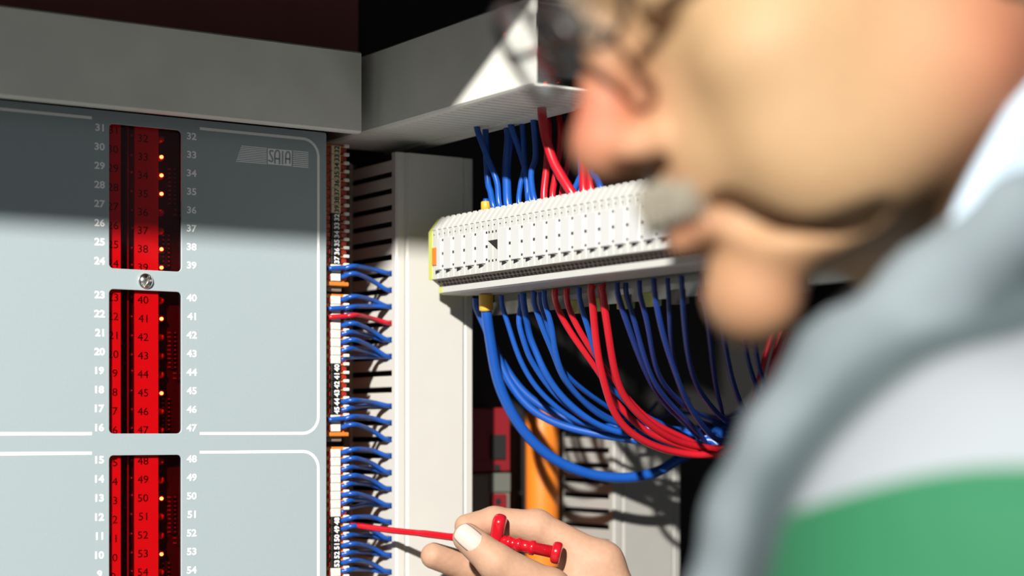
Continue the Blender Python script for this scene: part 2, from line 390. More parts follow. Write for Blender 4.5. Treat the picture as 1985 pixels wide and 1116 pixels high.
# red windows and what shows through them
NUMIN = [[(31, 0, 0), (0, 0, 0)]]
led_on = {33, 34, 35, 38, 39, 41, 45, 50, 53}
for wi, w in enumerate(WIN):
    pane = mk('window_pane', *prism_data(rrect(w[0] - 0.001, w[1] + 0.001, w[2] - 0.001, w[3] + 0.001, 0.003), 1, 0.0016, 0.0026), M_ACRYL, pan); fixn(pane.data)
    YS = 0.0031
    xs0, xs1 = onY(211, 600, YS).x - 0.004, onY(234, 600, YS).x
    xm0, xm1 = onY(261, 600, YS).x, onY(307, 600, YS).x
    zl, zh = w[2] - 0.003, w[3] + 0.003
    box('label_strip', (xs0, YS, zl), (xs1, YS + 0.001, zh), M_STRIP, pan)
    box('label_strip', (xm0, YS, zl), (xm1, YS + 0.001, zh), M_STRIP, pan)
    box('spacer_rail', (onY(246, 600, 0.010).x, 0.0095, zl), (onY(249, 600, 0.010).x, 0.0125, zh), M_SOLDER, pan)
    for n, v in numR[wi * 8:wi * 8 + 8]:
        p = onY(277, v + 4, YS); text('strip_number', str(n), (p.x, YS - 0.0001, p.z), EX, EZ, 0.0044, M_INK, pan, 0.0, 1.1)
        L = onY(313, v + 5, 0.008)
        o = lathe('indicator_lamp', (L.x, 0.0125, L.z), (L.x, 0.0, L.z), [(0, 0.0022), (0.0035, 0.0022), (0.0048, 0.0018), (0.0057, 0.001), (0.006, 0.0)], M_LED, pan, 12)
        if n in led_on: lathe('lit_die', (L.x - 0.0004, 0.0078, L.z), (L.x - 0.0006, 0.0, L.z), [(0, 0.0011), (0.0012, 0.0011), (0.0019, 0.0007), (0.0021, 0.0)], M_LEDON, o, 10)
        for du in (245, 256):
            S = onY(du + random.uniform(-1, 1), v + random.uniform(-3, 3) + (18 if du == 245 else 0), 0.0115)
            lathe('solder_joint', (S.x, 0.0126, S.z), (S.x, 0.0, S.z), [(0, 0.0010), (0.001, 0.0007), (0.0018, 0.0001)], M_SOLDER, pan, 8)
    for n, v in numL[wi * 8:wi * 8 + 8]:
        p = onY(219, v + 5, YS); text('strip_number', str(n), (p.x, YS - 0.0001, p.z), EX, EZ, 0.0044, M_INK, pan, 0.0, 1.1)
    # chips with two rows of pins
    vtop, vbot = ((245, 524), (562, 841), (881, 1160))[wi]
    for a, b, uc in ((0.28, 0.55, 334), (0.56, 0.63, 345), (0.74, 0.98, 322)):
        c0, c1 = onY(uc - 5, vtop + (vbot - vtop) * a, 0.0105), onY(uc + 5, vtop + (vbot - vtop) * b, 0.0105)
        chip = box('chip', (c0.x + 0.001, 0.0098, c1.z), (c1.x - 0.001, 0.0123, c0.z), M_DARK, pan)
        k = max(2, int((c0.z - c1.z) / 0.0024))
        for i in range(k):
            z = c1.z + (i + 0.5) * (c0.z - c1.z) / k
            for x in (c0.x, c1.x): box('pin', (x - 0.0007, 0.0106, z - 0.0005), (x + 0.0007, 0.0126, z + 0.0005), M_SOLDER, chip)

# ================================================================== CABLE DUCTS
def duct(name, org, axes, Wd, Dp, Ln, label, m, pitch=0.01035, off=0.004, fh=0.0070, group=None, sides=(0, 1), cover_gap=0.0, grooved=True):
    """local x = width between slotted sides, y = depth from base to cover, z = length"""
    r = thing(name, org, label, 'cable duct', group, axes)
    prism('base_tray', [(0.0005, 0), (Wd - 0.0005, 0), (Wd - 0.0005, 0.010), (Wd - 0.0019, 0.010), (Wd - 0.0019, 0.0016), (0.0019, 0.0016), (0.0019, 0.010), (0.0005, 0.010)], 2, 0, Ln, m, r, world=False)
    D = Dp
    prof = [(0, D - 0.0055), (0, D - 0.0012), (0.0012, D), (0.0058, D + 0.0002), (0.0066, D - 0.0006), (0.0076, D - 0.0006), (0.0086, D + 0.0008),
            (Wd - 0.0086, D + 0.0008), (Wd - 0.0076, D - 0.0006), (Wd - 0.0066, D - 0.0006), (Wd - 0.0058, D + 0.0002), (Wd - 0.0012, D), (Wd, D - 0.0012), (Wd, D - 0.0055),
            (Wd - 0.0012, D - 0.0055), (Wd - 0.0012, D - 0.0022), (0.0012, D - 0.0022), (0.0012, D - 0.0055)]
    if not grooved: prof = prof[:2] + [(0.0012, D + 0.0004), (Wd - 0.0012, D + 0.0004)] + prof[12:]
    prism('cover', prof, 2, cover_gap, Ln - cover_gap, m, r, world=False)
    fm = boxm('finger', (0, 0.0095, 0), (0.0013, D - 0.0024, fh), m, 0.0004)
    n = int((Ln - off - fh) / pitch) + 1
    for sx in sides:
        for i in range(n):
            link('finger', fm, r, False, (0.0014 if sx == 0 else Wd - 0.0027, 0, off + i * pitch))
    box('shade_core', (0.0065, 0.003, 0.001), (Wd - 0.0065, D - 0.004, Ln - 0.001), M_DARK, r, world=False)  # added black core, stands in for the deep shade behind the slots
    return r
# upright duct beside the module: slots at rows 528 + 32.4 k at the front left edge
dA = onY(768, 830); dB = onY(918, 830); D1X0, D1X1 = dA.x, dB.x
BASEY = 0.0715
dtop = 0.174
slot_z = lambda k: onY(766, 528 + 32.4 * k).z
pz1 = slot_z(0) - slot_z(1)
off1 = (dtop - (slot_z(-9) - 0.0017)) ; off1 = off1 % pz1
duct('cable_duct', (D1X0, BASEY, dtop), (EX, -EY, -EZ), D1X1 - D1X0, BASEY, 0.50, 'pale slotted cable duct upright between the grey module and the white terminal strip', M_PVC, pz1, off1, pz1 - 0.0034, 'slotted cable ducts')
e0 = onY(1190, 830); e1 = onY(1320, 830)
dtop2 = onY(1190, 838).z
duct('cable_duct', (e0.x, BASEY, dtop2), (EX, -EY, -EZ), e1.x - e0.x, BASEY, 0.32, 'grey slotted cable duct upright beside the orange conduit', M_PVC3, pz1, 0.0036, pz1 - 0.0034, 'slotted cable ducts')
# duct above the module, runs along the back
tl0 = onY(700, 258, -0.03); tl1 = onY(700, 100, -0.03)
TLZ0, TLZ1 = tl0.z, tl1.z
duct('cable_duct', (-0.40, BASEY, TLZ0), (EZ, -EY, EX), TLZ1 - TLZ0, BASEY + 0.03, tl0.x + 0.40, 'grey cable duct with scuffed cover lying level above the grey module', M_PVC2, 0.0125, 0.004, 0.0085, 'slotted cable ducts', (1,), 0.0, False)
# duct running from the back towards the room, cover on its left
duct('cable_duct', (0.085, 0.06, 0.1815), (EZ, -EX, -EY), 0.048, 0.065, 0.06 + 0.198, 'grey cable duct with open-slotted underside overhanging the white terminal strip', M_PVC2, 0.0074, 0.003, 0.0052, 'slotted cable ducts', (0, 1), 0.0, False)

# ================================================================== ORANGE CONNECTORS BESIDE THE MODULE
TY = 0.0055
def tz(v): return onY(655, v, TY).z
tp = tz(500) - tz(516.44)
mk_x0, mk_x1 = onY(641, 600, TY).x, onY(659, 600, TY).x
cl_x0 = 0.0015; lv_x1 = onY(674, 600, TY).x
CONN = [('upper', 282.0, 16, 'orange terminal connector in the shade, topmost beside the module'),
        ('mid', 573.2, 16, 'orange terminal connector with a red wire, between the two others'),
        ('low', 869.5, 20, 'orange terminal connector that the red test probe touches')]
# per terminal: marker style
def style(ci, i):
    if ci == 0: return ('cream', str(32 + i)) if i < 8 else (('black', str(24 + i)) if i < 14 else ('white', ''))
    if ci == 1: return ('white', '') if i < 8 else (('black', str(32 + i)) if i < 14 else ('white', ''))
    return ('white', '') if i < 8 else ('black', str(40 + i)) if i < 14 else ('white', '')
m_marker = {k: boxm('marker', (mk_x0, TY - 0.0012, -tp * 0.5), (mk_x1, TY + 0.001, tp * 0.47), mm, 0.0003) for k, mm in (('cream', M_CREAM), ('black', M_BLACKTAG), ('white', M_WHITE))}
m_clamp = boxm('clamp', (cl_x0, TY - 0.0008, -tp * 0.36), (mk_x0 - 0.0004, TY + 0.002, tp * 0.22), M_CLAMP, 0.0004)
m_lever = boxm('lever', (mk_x1 + 0.0003, TY + 0.0002, -tp * 0.38), (lv_x1 - 0.0004, TY + 0.004, tp * 0.30), M_CLAMP, 0.0006)
m_leverO = boxm('release_tab', (mk_x1 + 0.0002, TY - 0.0004, tp * 0.30), (lv_x1 - 0.0022, TY + 0.003, tp * 0.46), M_ORANGE, 0.0003)
m_stud = boxm('stud', (lv_x1 - 0.0032, TY - 0.0020, tp * 0.28), (lv_x1 + 0.0004, TY + 0.0006, tp * 0.68), M_WHITE, 0.0005, 2)
TERM_Z = []
for ci, (nm, v0, n, lab) in enumerate(CONN):
    zt = tz(v0); zb = zt - n * tp
    r = thing('terminal_connector', (0.012, TY + 0.01, zb), lab, 'connector', 'orange terminal connectors')
    box('body', (0.0012, TY + 0.0015, zb - 0.001), (lv_x1 - 0.0012, 0.068, zt + 0.0012), M_ORANGE, r, 0.0006)
    box('end_bar', (0.0012, TY - 0.0012, zb - 0.003), (lv_x1 + 0.0004, 0.060, zb - 0.0004), M_ORANGE, r, 0.0005)
    if ci < 2: box('foot', (0.004, TY + 0.002, zb - 0.0062), (lv_x1 - 0.003, 0.068, zb - 0.003), M_TAUPE, r, 0.0005)
    for i in range(n):
        z = zt - (i + 0.5) * tp; TERM_Z.append(z); st, tx = style(ci, i)
        L = (0, 0, z)
        for nme, me in (('marker', m_marker[st]), ('clamp', m_clamp), ('lever', m_lever), ('release_tab', m_leverO), ('stud', m_stud)):
            o = bpy.data.objects.new(nme, me); COL.objects.link(o); o.location = L; o.parent = r; o.matrix_parent_inverse = WINV(r)
            if nme == 'marker' and tx:
                text('marker_number', tx, ((mk_x0 + mk_x1) / 2 + 0.0004, TY - 0.0013, z), EZ, -EX, 0.0036, M_PRINT if st == 'black' else M_INK, o, 0.03, 0.95)

# ---- short wires from the connectors into the duct slots
def z6(y): return 500 + y / 3.38
def z7(y): return 786 + y / 3.38
def sk(v): return round((v - 528) / 32.4)
SHORT = [  # start row, slot row, from far left, material
    (z6(70), z6(95), 1, 'b'), (z6(130), z6(205), 0, 'b'), (z6(275), z6(315), 0, 'b'), (z6(325), z6(330), 1, 'b'), (z6(400), z6(432), 0, 'b'),
    (z6(450), z6(540), 0, 'b'), (z6(505), z6(545), 0, 'b'), (z6(555), z6(650), 0, 'b'), (z6(612), z6(655), 0, 'b'), (z6(665), z6(660), 0, 'b'),
    (z6(945), z6(970), 0, 'b'), (z6(1000), z6(968), 0, 'b'), (z6(1058), z6(1078), 1, 'b'), (z7(155), z7(240), 0, 'b'), (z7(310), z7(338), 0, 'b'), (z7(370), z7(442), 0, 'b'),
    (z7(422), z7(445), 0, 'b'), (z7(480), z7(548), 0, 'b'), (z7(530), z7(552), 0, 'b'), (z7(585), z7(655), 0, 'b'), (z7(642), z7(662), 0, 'b'), (z7(695), z7(664), 0, 'b'),
    (z7(750), z7(766), 0, 'b'), (z7(810), z7(880), 0, 'b'), (z7(862), z7(888), 0, 'b'), (z7(918), z7(993), 0, 'b'), (z7(970), z7(998), 0, 'b'), (z7(1030), z7(1100), 0, 'b'), (z7(1088), z7(1140), 0, 'b')]
RS = 0.00155
def short_wire(v0, v1, far, m, label, group, yo=0.0):
    z0 = min(TERM_Z, key=lambda q: abs(q - tz(v0))); k = sk(v1); zs = slot_z(k) + (onY(766, v1).z - slot_z(k)) * 0.25
    zs = min(max(zs, slot_z(k) - 0.0006), slot_z(k) + 0.0006)
    bow = 0.0022 + random.uniform(-0.0008, 0.0008)
    st = [Vector((0.0032, TY - 0.0030, z0 - 0.0006)), Vector((0.014, TY - 0.0044 + yo, z0 + 0.0004))] if far else []
    x0 = mk_x1 + 0.0012
    P = st + [Vector((x0, TY - (0.0042 if far else -0.0005), z0)), Vector((x0 + 0.006, TY - 0.0055 + yo, z0 + bow * 0.8)), Vector((D1X0 - 0.012, 0.010 + yo, (z0 * 0.5 + zs * 0.5) + bow * 0.9)), Vector((D1X0 - 0.0015, 0.0105 + yo, zs + 0.0006)), Vector((D1X0 + 0.0055, 0.012 + yo, zs))]
    o = tube('jumper_wire', P, RS, m); tag(o, label, 'wire', group); return o
cnt = {}
for v0, v1, far, c in SHORT:
    k = sk(v1); cnt[k] = cnt.get(k, 0) + 1
    if far: short_wire(v0, v1, far, M_BLUE, 'blue jumper wire crossing over a white marker into the upright duct', 'blue jumpers crossing the markers', 0.0)
    else: short_wire(v0, v1, far, M_BLUE, *((('lone short blue jumper wire from the last terminal of the topmost orange connector', None) if v0 < 560 else ('short blue jumper wire from the middle orange connector to an upright duct slot', 'short blue jumpers of the middle connector') if v0 < 850 else ('short blue jumper wire from the orange connector the red probe touches', 'short blue jumpers of the probed connector'))), 0.0042 * (cnt[k] - 1))
short_wire(z6(382), z6(430), 1, M_RED, 'single red jumper wire among the blue ones, from orange connector into the upright duct', None, -0.001)

# ================================================================== WHITE TERMINAL STRIP (runs along Y, faces -X)
SX = onY(831, 500, -0.02).x           # front face plane
SYL = -0.0195                         # left (far) end
ZT, ZB = 0.1222, 0.0925               # front face top and bottom
strip = thing('terminal_strip', (SX + 0.02, -0.17, 0.075), 'long white terminal block strip with marker tabs and wires above and below', 'terminal strip')
MP = 0.01255; NM = 25
SY1 = SYL - 0.0055 - MP * NM
back = SX + 0.047
prof = [(SX, ZB), (SX, ZT), (SX + 0.0066, ZT + 0.0088), (SX + 0.012, ZT + 0.0095), (SX + 0.030, ZT + 0.0095), (back, ZT - 0.004), (back, ZB - 0.006), (SX + 0.012, ZB - 0.003), (SX + 0.006, ZB)]
def at_y(y): return (0, y, 0)
hw = MP / 2
def block_mesh(w, m, name='terminal_block'):
    me = bpy.data.meshes.new(name)
    P = [(p[0], p[1]) for p in prof]; V = []; n = len(P)
    for yy, ins in ((0, 0.0004), (-0.0004, 0), (-w + 0.0004, 0), (-w, 0.0004)):
        cx = sum(p[0] for p in P) / n; cz = sum(p[1] for p in P) / n
        for p in P: V.append((p[0] + (cx - p[0]) * ins * 40, yy, p[1] + (cz - p[1]) * ins * 40))
    Fc = []
    for L in range(3):
        for i in range(n): Fc.append((L * n + i, L * n + (i + 1) % n, (L + 1) * n + (i + 1) % n, (L + 1) * n + i))
    Fc += [tuple(range(n)), tuple(range(3 * n, 4 * n))]
    me.from_pydata(V, [], Fc); me.materials.append(m); fixn(me); return me
BM = block_mesh(hw - 0.0001, M_TERM); BE = block_mesh(0.0050, M_YEGREEN, 'end_block')
o = link('end_block', BE, strip, True, at_y(SYL)); o['label'] = 'yellow and green end block'
box('end_insert', (SX - 0.0008, SYL - 0.0055, ZB + 0.0085), (SX + 0.004, SYL - 0.0125, ZB + 0.0195), M_ORANGE, strip, 0.0003)
tabm = bpy.data.meshes.new('marker_tab')
def tab_mesh(w, z0, z1, m):
    return boxm('marker_tab', (SX - 0.0012, 0, z0), (SX + 0.001, -w, z1), m, 0.00035)
TAB0 = tab_mesh(0.0052, ZB + 0.0052, ZT - 0.0048, M_TAB)
TAB = tab_mesh(0.0094, ZB + 0.0052, ZT - 0.0048, M_TAB)
def dot(s, h): return boxm('test_hole', (SX - 0.00012, -s / 2, -h / 2), (SX + 0.001, s / 2, h / 2), M_DARK)
DOT1, DOT2, DOT3 = dot(0.0011, 0.0013), dot(0.0016, 0.0016), dot(0.0009, 0.0007)
def tri(y, z, a, b, name, parent):
    V, Fc = prism_data([(y, z - b * 0.5), (y - a, z), (y, z + b * 0.5)], 0, SX - 0.0002, SX + 0.0012)  # flat dark inlay that paints the shade of a recess below the tab
    o = mk(name, V, Fc, M_DARK, parent); fixn(o.data); return o
TRI = None
RIDGE = None
for i in range(NM):
    y = SYL - 0.0055 - MP * i
    for hh in range(2):
        b = link('terminal_block', BM, strip, True, at_y(y - hw * hh))
        # raised rib along the sloping top edge, slanted
        rv = [(SX + 0.0002, 0.0004 - 0.0012, ZT + 0.0006), (SX + 0.0062, -0.0012, ZT + 0.0086)]
        for hz, D_ in ((ZT - 0.0022, DOT3),):
            link('test_hole', D_, b, True, at_y(0)).location = (0, y - hw * hh - 0.0016, hz)
        if RIDGE is None:
            n0 = Vector((-0.8, 0, 0.6)) * 0.0009
            V, Fc = prism_data([(SX + 0.0003, ZT + 0.0003), (SX + 0.0066, ZT + 0.0088), (SX + 0.0066 + n0.x, ZT + 0.0088 + n0.z), (SX + 0.0003 + n0.x, ZT + 0.0003 + n0.z)], 1, -0.0003, -0.0038)
            ro = mk('top_rib', V, Fc, M_TERM, b, False, True, (0, y - hw * hh, 0)); fixn(ro.data); RIDGE = ro.data
        else: link('top_rib', RIDGE, b, True, (0, y - hw * hh, 0))
        if hh: continue
        blank = i in (5,)
        if not blank:
            link('marker_tab', TAB if i else TAB0, b, True, (0, y - (0.0016 if i else 0.0060), 0))
            zz = (ZB + 0.0042)
            if TRI is None:
                t = tri(0, 0, 0.0058, 0.0026, 'shade_wedge', b); TRI = t.data; t.location = (0, y - 0.0035, zz)
            else: link('shade_wedge', TRI, b, True, (0, y - 0.0035, zz))
            for z_, D_ in ((ZT - 0.0062, DOT1), (ZB + 0.0152, DOT2), (ZB + 0.0075, DOT1)):
                link('test_hole', D_, b, True, (0, y - 0.0118, z_))
        else:
            bt = mk('socket', *prism_data([(y - 0.001, ZB + 0.0185), (y - 0.0112, ZB + 0.0185), (y - 0.0112, ZB + 0.0125)], 0, SX - 0.0002, SX + 0.001), M_DARK, b); fixn(bt.data)
            for z_ in (ZT - 0.0062, ZB + 0.0065):
                for dy in (0.0022, 0.006, 0.0098): link('test_hole', DOT1, b, True, (0, y - dy, z_))
# contact slots and white lip below
LX = SX + 0.0085
prism('contact_strip', [(SX + 0.002, ZB - 0.0002), (LX, ZB - 0.0045), (LX + 0.02, ZB - 0.0045), (LX + 0.02, ZB + 0.001), (SX + 0.002, ZB + 0.001)], 1, SYL - 0.002, SY1, M_BROWNSLOT, strip)
Vs = []; Fs = []
for row, t in ((0, 0.3), (1, 0.68)):
    for k in range(int(MP * NM / 0.0042)):
        y = SYL - 0.006 - 0.0042 * k - row * 0.002
        cx = SX + 0.002 + (LX - SX - 0.002) * t; cz = ZB - 0.0002 - 0.0043 * t
        n_ = len(Vs)
        for dy in (0, -0.0024):
            for a in (-1, 1): Vs.append((cx + a * 0.00075 - 0.00025, y + dy, cz - a * 0.0005 - 0.0003))
        Fs.append((n_, n_ + 1, n_ + 3, n_ + 2))
mk('contact_slots', Vs, Fs, M_DARK, strip)['kind'] = 'stuff'
prism('lower_lip', [(LX - 0.0012, ZB - 0.0042), (LX - 0.0012, ZB - 0.0078), (LX + 0.001, ZB - 0.0088), (LX + 0.028, ZB - 0.0088), (LX + 0.028, ZB - 0.0042)], 1, SYL - 0.005, SY1, M_TERM, strip)
prism('lip_end', [(LX - 0.0013, ZB - 0.0041), (LX - 0.0013, ZB - 0.0079), (LX + 0.001, ZB - 0.0089), (LX + 0.020, ZB - 0.0089), (LX + 0.020, ZB - 0.0041)], 1, SYL - 0.001, SYL - 0.005, M_YEGREEN, strip)
# mounting rail behind
prism('mounting_rail', [(back, 0.072), (back + 0.002, 0.072), (back + 0.002, 0.078), (back + 0.009, 0.078), (back + 0.009, 0.118), (back + 0.002, 0.118), (back + 0.002, 0.124), (back, 0.124), (back, 0.116), (back + 0.007, 0.116), (back + 0.007, 0.080), (back, 0.080)], 1, -0.012, SY1 - 0.02, M_ZINC, strip)
box('rail_bracket', (back + 0.009, SY1 - 0.005, 0.085), (0.45, SY1 + 0.02, 0.110), M_ZINC, strip)
for i in range(9):
    y = -0.105 - i * 0.0245
    box('rail_clip', (back - 0.0012, y, 0.0685), (back + 0.0035, y - 0.012, 0.0765), (M_YEGREEN, M_TAUPE, M_CLAMP)[0 if i < 4 else (1 + (i % 2))], strip, 0.0004)

# ================================================================== WIRES OF THE STRIP
def Z3(x, y): return (880 + x / 2.657, 540 + y / 2.657)
def Z5(x, y): return (680 + x / 2.79, y / 2.79)
WIRES = []
def hang(px, r, m, label, group, xs=0.0, dend=1.12, extra=None, name='hanging_wire'):
    U = [Z3(*p) for p in px]
    x0 = SX + 0.030 + xs * 0.8
    p0 = onX(U[0][0], U[0][1], x0); d0 = (p0 - CAM).dot(FW)
    L = [0]
    for a, b in zip(U, U[1:]): L.append(L[-1] + math.hypot(a[0] - b[0], a[1] - b[1]))
    P = []; zb = ZB - 0.0106
    for (u, v), l in zip(U, L):
        t = l / max(L[-1], 1); p = onD(u, v, d0 + (dend - d0) * (t ** 1.6))
        if not P:
            if p.z > zb - 0.005: continue
            q = onX(u, v, x0); P = [Vector((x0, q.y + 0.001, zb)), Vector((x0, q.y + 0.001, zb - 0.0035))]
        P.append(p)
    for e in (extra or []): P.append(onD(*e))
    WIRES.append((name, P, r, m, label, group)); return
LB = 'blue wire curving from the white terminal strip between the sleeved cable and the red wires'
GB = 'blue wires below the terminal strip'
LR = 'steep thick red wire dropping from the white terminal strip, then sweeping to the bundle'
GR = 'red wires below the terminal strip'
END = lambda j=0: [(1430 + j, 872 - j * 1.2, 1.13 + 0.003 * j), (1500 + j, 840 - j * 4, 1.16 + 0.002 * j), (1600, 800 - j * 9, 1.20 + 0.002 * j)]
BL = [
    ([(95, 60), (105, 140), (150, 230), (230, 400), (330, 560), (450, 660), (600, 730), (750, 775), (950, 790), (1150, 800), (1330, 830)], 0.0026, 0.010, 1.15),
    ([(118, 70), (130, 170), (200, 330), (262, 510), (380, 665), (520, 745), (680, 788), (850, 800), (1050, 810), (1300, 840)], 0.0026, 0.004, 1.14),
    ([(225, 70), (250, 150), (285, 250), (330, 400), (400, 530), (480, 620), (570, 690), (700, 755), (900, 790), (1200, 810)], 0.00165, 0.000, 1.16),
    ([(290, 60), (305, 120), (360, 270), (430, 430), (520, 570), (640, 690), (800, 780), (1000, 800), (1250, 820)], 0.0021, 0.003, 1.15),
    ([(345, 70), (347, 150), (352, 240), (395, 390), (470, 530), (560, 640), (690, 740), (850, 785), (1100, 800)], 0.0018, 0.008, 1.17),
    ([(400, 70), (420, 150), (465, 280), (520, 400), (552, 500), (640, 610), (760, 700), (900, 770), (1150, 800)], 0.0018, 0.002, 1.17),
    ([(425, 60), (445, 140), (492, 260), (510, 370), (560, 480), (680, 585), (800, 665), (930, 740), (1100, 790)], 0.0015, 0.007, 1.18),
    ([(455, 60), (470, 140), (506, 240), (515, 340), (548, 470), (600, 560), (700, 665), (830, 755), (1100, 830)], 0.0017, 0.000, 1.16),
    ([(620, 20), (650, 130), (690, 250), (725, 380), (790, 520), (870, 630), (1000, 720), (1200, 800), (1330, 850)], 0.0017, 0.006, 1.16),
    ([(825, 20), (845, 90), (875, 180), (930, 340), (1000, 510), (1080, 640), (1200, 750), (1310, 840)], 0.0018, 0.002, 1.150),
    ([(875, 30), (890, 90), (925, 200), (975, 390), (1030, 540), (1110, 640), (1220, 750), (1350, 860)], 0.0016, 0.008, 1.14),
    ([(940, 40), (960, 100), (995, 210), (1022, 390), (1060, 520), (1140, 610), (1260, 690), (1420, 760)], 0.0016, 0.004, 1.16),
    ([(1020, 30), (1035, 90), (1062, 230), (1100, 370), (1150, 510), (1200, 640), (1290, 770), (1390, 870)], 0.0017, 0.000, 1.105),
    ([(1095, 20), (1107, 90), (1110, 220), (1122, 370), (1148, 500), (1200, 650), (1290, 790)], 0.0014, 0.008, 1.15),
    ([(1172, 20), (1178, 100), (1186, 220), (1203, 400), (1250, 560), (1340, 670), (1470, 770)], 0.0016, 0.003, 1.12),
    ([(1262, 20), (1280, 100), (1312, 240), (1330, 440), (1356, 600), (1390, 690), (1430, 790)], 0.0015, 0.006, 1.13),
    ([(1350, 20), (1370, 180), (1402, 380), (1442, 560), (1490, 660), (1540, 720)], 0.0016, 0.002, 1.10),
    ([(1470, 60), (1492, 320), (1530, 480), (1570, 570), (1610, 640)], 0.0014, 0.004, 1.10),
    ([(1530, 60), (1550, 350), (1577, 480), (1612, 560), (1660, 640)], 0.0014, 0.008, 1.10),
]
for i, (px, r, xs, de) in enumerate(BL):
    ex = END(i) if px[-1][0] > 1150 and px[-1][0] < 1400 and i < 14 else [(1480, 850 - 6 * i, de + 0.02), (1620, 830 - 9 * i, de + 0.06)] if i < 14 else [(1640, 820 - 14 * (i - 13), de + 0.08)]
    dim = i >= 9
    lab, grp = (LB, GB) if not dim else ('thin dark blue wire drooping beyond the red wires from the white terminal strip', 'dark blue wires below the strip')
    if i < 2: lab, grp = 'stout blue wire curving close behind the thick sleeved cable', 'stout blue wires behind the sleeved cable'
    if i == 2: lab, grp = 'lone thin blue wire hanging next to the thick sleeved cable', None
    if i == 8: lab, grp = 'lone blue wire hanging between the two pairs of red wires', None
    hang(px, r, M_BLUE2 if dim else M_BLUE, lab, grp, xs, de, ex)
RL = [
    ([(472, 0), (490, 60), (525, 140), (600, 280), (690, 400), (765, 510), (820, 590), (870, 670), (950, 760), (1070, 830), (1240, 880)], 0.0020, 0.000, 1.13),
    ([(545, 0), (560, 70), (585, 140), (640, 260), (735, 410), (800, 510), (870, 600), (970, 700), (1090, 780), (1280, 855)], 0.0019, 0.003, 1.13),
    ([(683, 0), (695, 80), (720, 200), (740, 400), (780, 560), (822, 690), (900, 790), (1040, 870), (1200, 900)], 0.0023, 0.000, 1.11),
    ([(742, 0), (760, 80), (787, 220), (815, 420), (850, 560), (905, 650), (1000, 745), (1120, 830), (1270, 880)], 0.0023, 0.002, 1.115),
]
for i, (px, r, xs, de) in enumerate(RL):
    hang(px, r, M_RED, LR if i > 1 else 'slanting red wire that joins the steeper red wires below the white terminal strip', GR if i > 1 else 'slanting red wires below the terminal strip', xs, de, [(1395 + 8 * i, 880 - 3 * i, de + 0.01), (1450 + 8 * i, 830, de + 0.02), (1475 + i * 12, 740 - i * 15, de + 0.02), (1500 + i * 12, 640, de + 0.02)])
# dark blue wires lying across behind the bundle
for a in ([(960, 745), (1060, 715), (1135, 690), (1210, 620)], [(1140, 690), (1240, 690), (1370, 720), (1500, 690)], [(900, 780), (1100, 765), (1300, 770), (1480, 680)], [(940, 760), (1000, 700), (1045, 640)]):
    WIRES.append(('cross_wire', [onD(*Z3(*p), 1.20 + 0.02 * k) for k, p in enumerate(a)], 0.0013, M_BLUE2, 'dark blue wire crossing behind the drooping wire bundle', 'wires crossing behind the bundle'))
# thick blue cable with yellow sleeves
ck = thing('sleeved_cable', (0.09, -0.045, 0.08), 'thick blue cable with yellow sleeve looping low under the other wires', 'cable')
px = [(160, 60), (165, 165), (185, 300), (215, 480), (272, 650), (380, 820), (520, 938), (680, 1005), (850, 1030), (1000, 1013), (1110, 965), (1190, 900)]
U = [Z3(*p) for p in px]; P = []
for i, (u, v) in enumerate(U): P.append(onD(u, v, 1.115 + 0.075 * i / 11))
P = [Vector((P[1].x, P[1].y, ZB - 0.0094))] + P[1:] + [onD(1420, 850, 1.22), onD(1550, 800, 1.25)]
WIRES.append(('cable', P, 0.0034, M_BLUE, None, ck))
# ---- push touching wires apart so that none runs through another
from mathutils import kdtree
SP = [[Vector(p) for p in crom(w[1], 11)] for w in WIRES]
for it in range(150):
    flat = [(i, j) for i, q in enumerate(SP) for j in range(len(q))]
    kt = kdtree.KDTree(len(flat))
    for n_, (i, j) in enumerate(flat): kt.insert(SP[i][j], n_)
    kt.balance(); mv = {}; worst = 0
    for n_, (i, j) in enumerate(flat):
        p = SP[i][j]; ri = WIRES[i][2]
        for co, m_, d_ in kt.find_range(p, ri + 0.0042):
            k, l = flat[m_]
            if k == i: continue
            need = (ri + WIRES[k][2]) * 1.12 + 0.0005
            if d_ < need:
                v_ = p - co
                if v_.length < 1e-6: v_ = Vector((random.uniform(-1, 1), random.uniform(-1, 1), random.uniform(-1, 1)))
                ti = SP[i][min(j + 1, len(SP[i]) - 1)] - SP[i][max(j - 1, 0)]; tk = SP[k][min(l + 1, len(SP[k]) - 1)] - SP[k][max(l - 1, 0)]
                nx = ti.normalized().cross(tk.normalized())
                if nx.length > 0.25:
                    nx.normalize(); h_ = v_.dot(nx)
                    if abs(h_) < 0.0002: h_ = 1.0 if (i < k) == ((SP[i][j] - CAM).dot(FW) < (SP[k][l] - CAM).dot(FW)) else -1.0; nx = nx if i < k else nx
                    v_ = nx * (1 if h_ > 0 else -1)
                a_ = mv.setdefault((i, j), Vector()); a_ += v_.normalized() * (need - d_) * 0.5
    for (i, j), d_ in mv.items():
        if d_.length > 0.0015: d_ = d_.normalized() * 0.0015
        if j < 14 and WIRES[i][0] != 'cross_wire': d_.z = 0
        SP[i][j] = SP[i][j] + d_
    for q in SP:
        for j in (range(3, len(q) - 1) if it < 125 else ()): q[j] = q[j] * 0.8 + (q[j - 1] + q[j + 1]) * 0.1
for (nm, P_, r, m, lab, grp), q in zip(WIRES, SP):
    par = grp if nm == 'cable' else None
    o = mk(nm, *tube_data(q, r, 12 if par else 8), m, par, True)
    if not par: tag(o, lab, 'wire', grp)
    else:
        zc = onD(941, 602, 1.122).z; qs = [p_ for p_ in q if p_.z > zc]
        mk('sleeve', *tube_data(qs, 0.0044, 16), M_YELLOW, par, True)
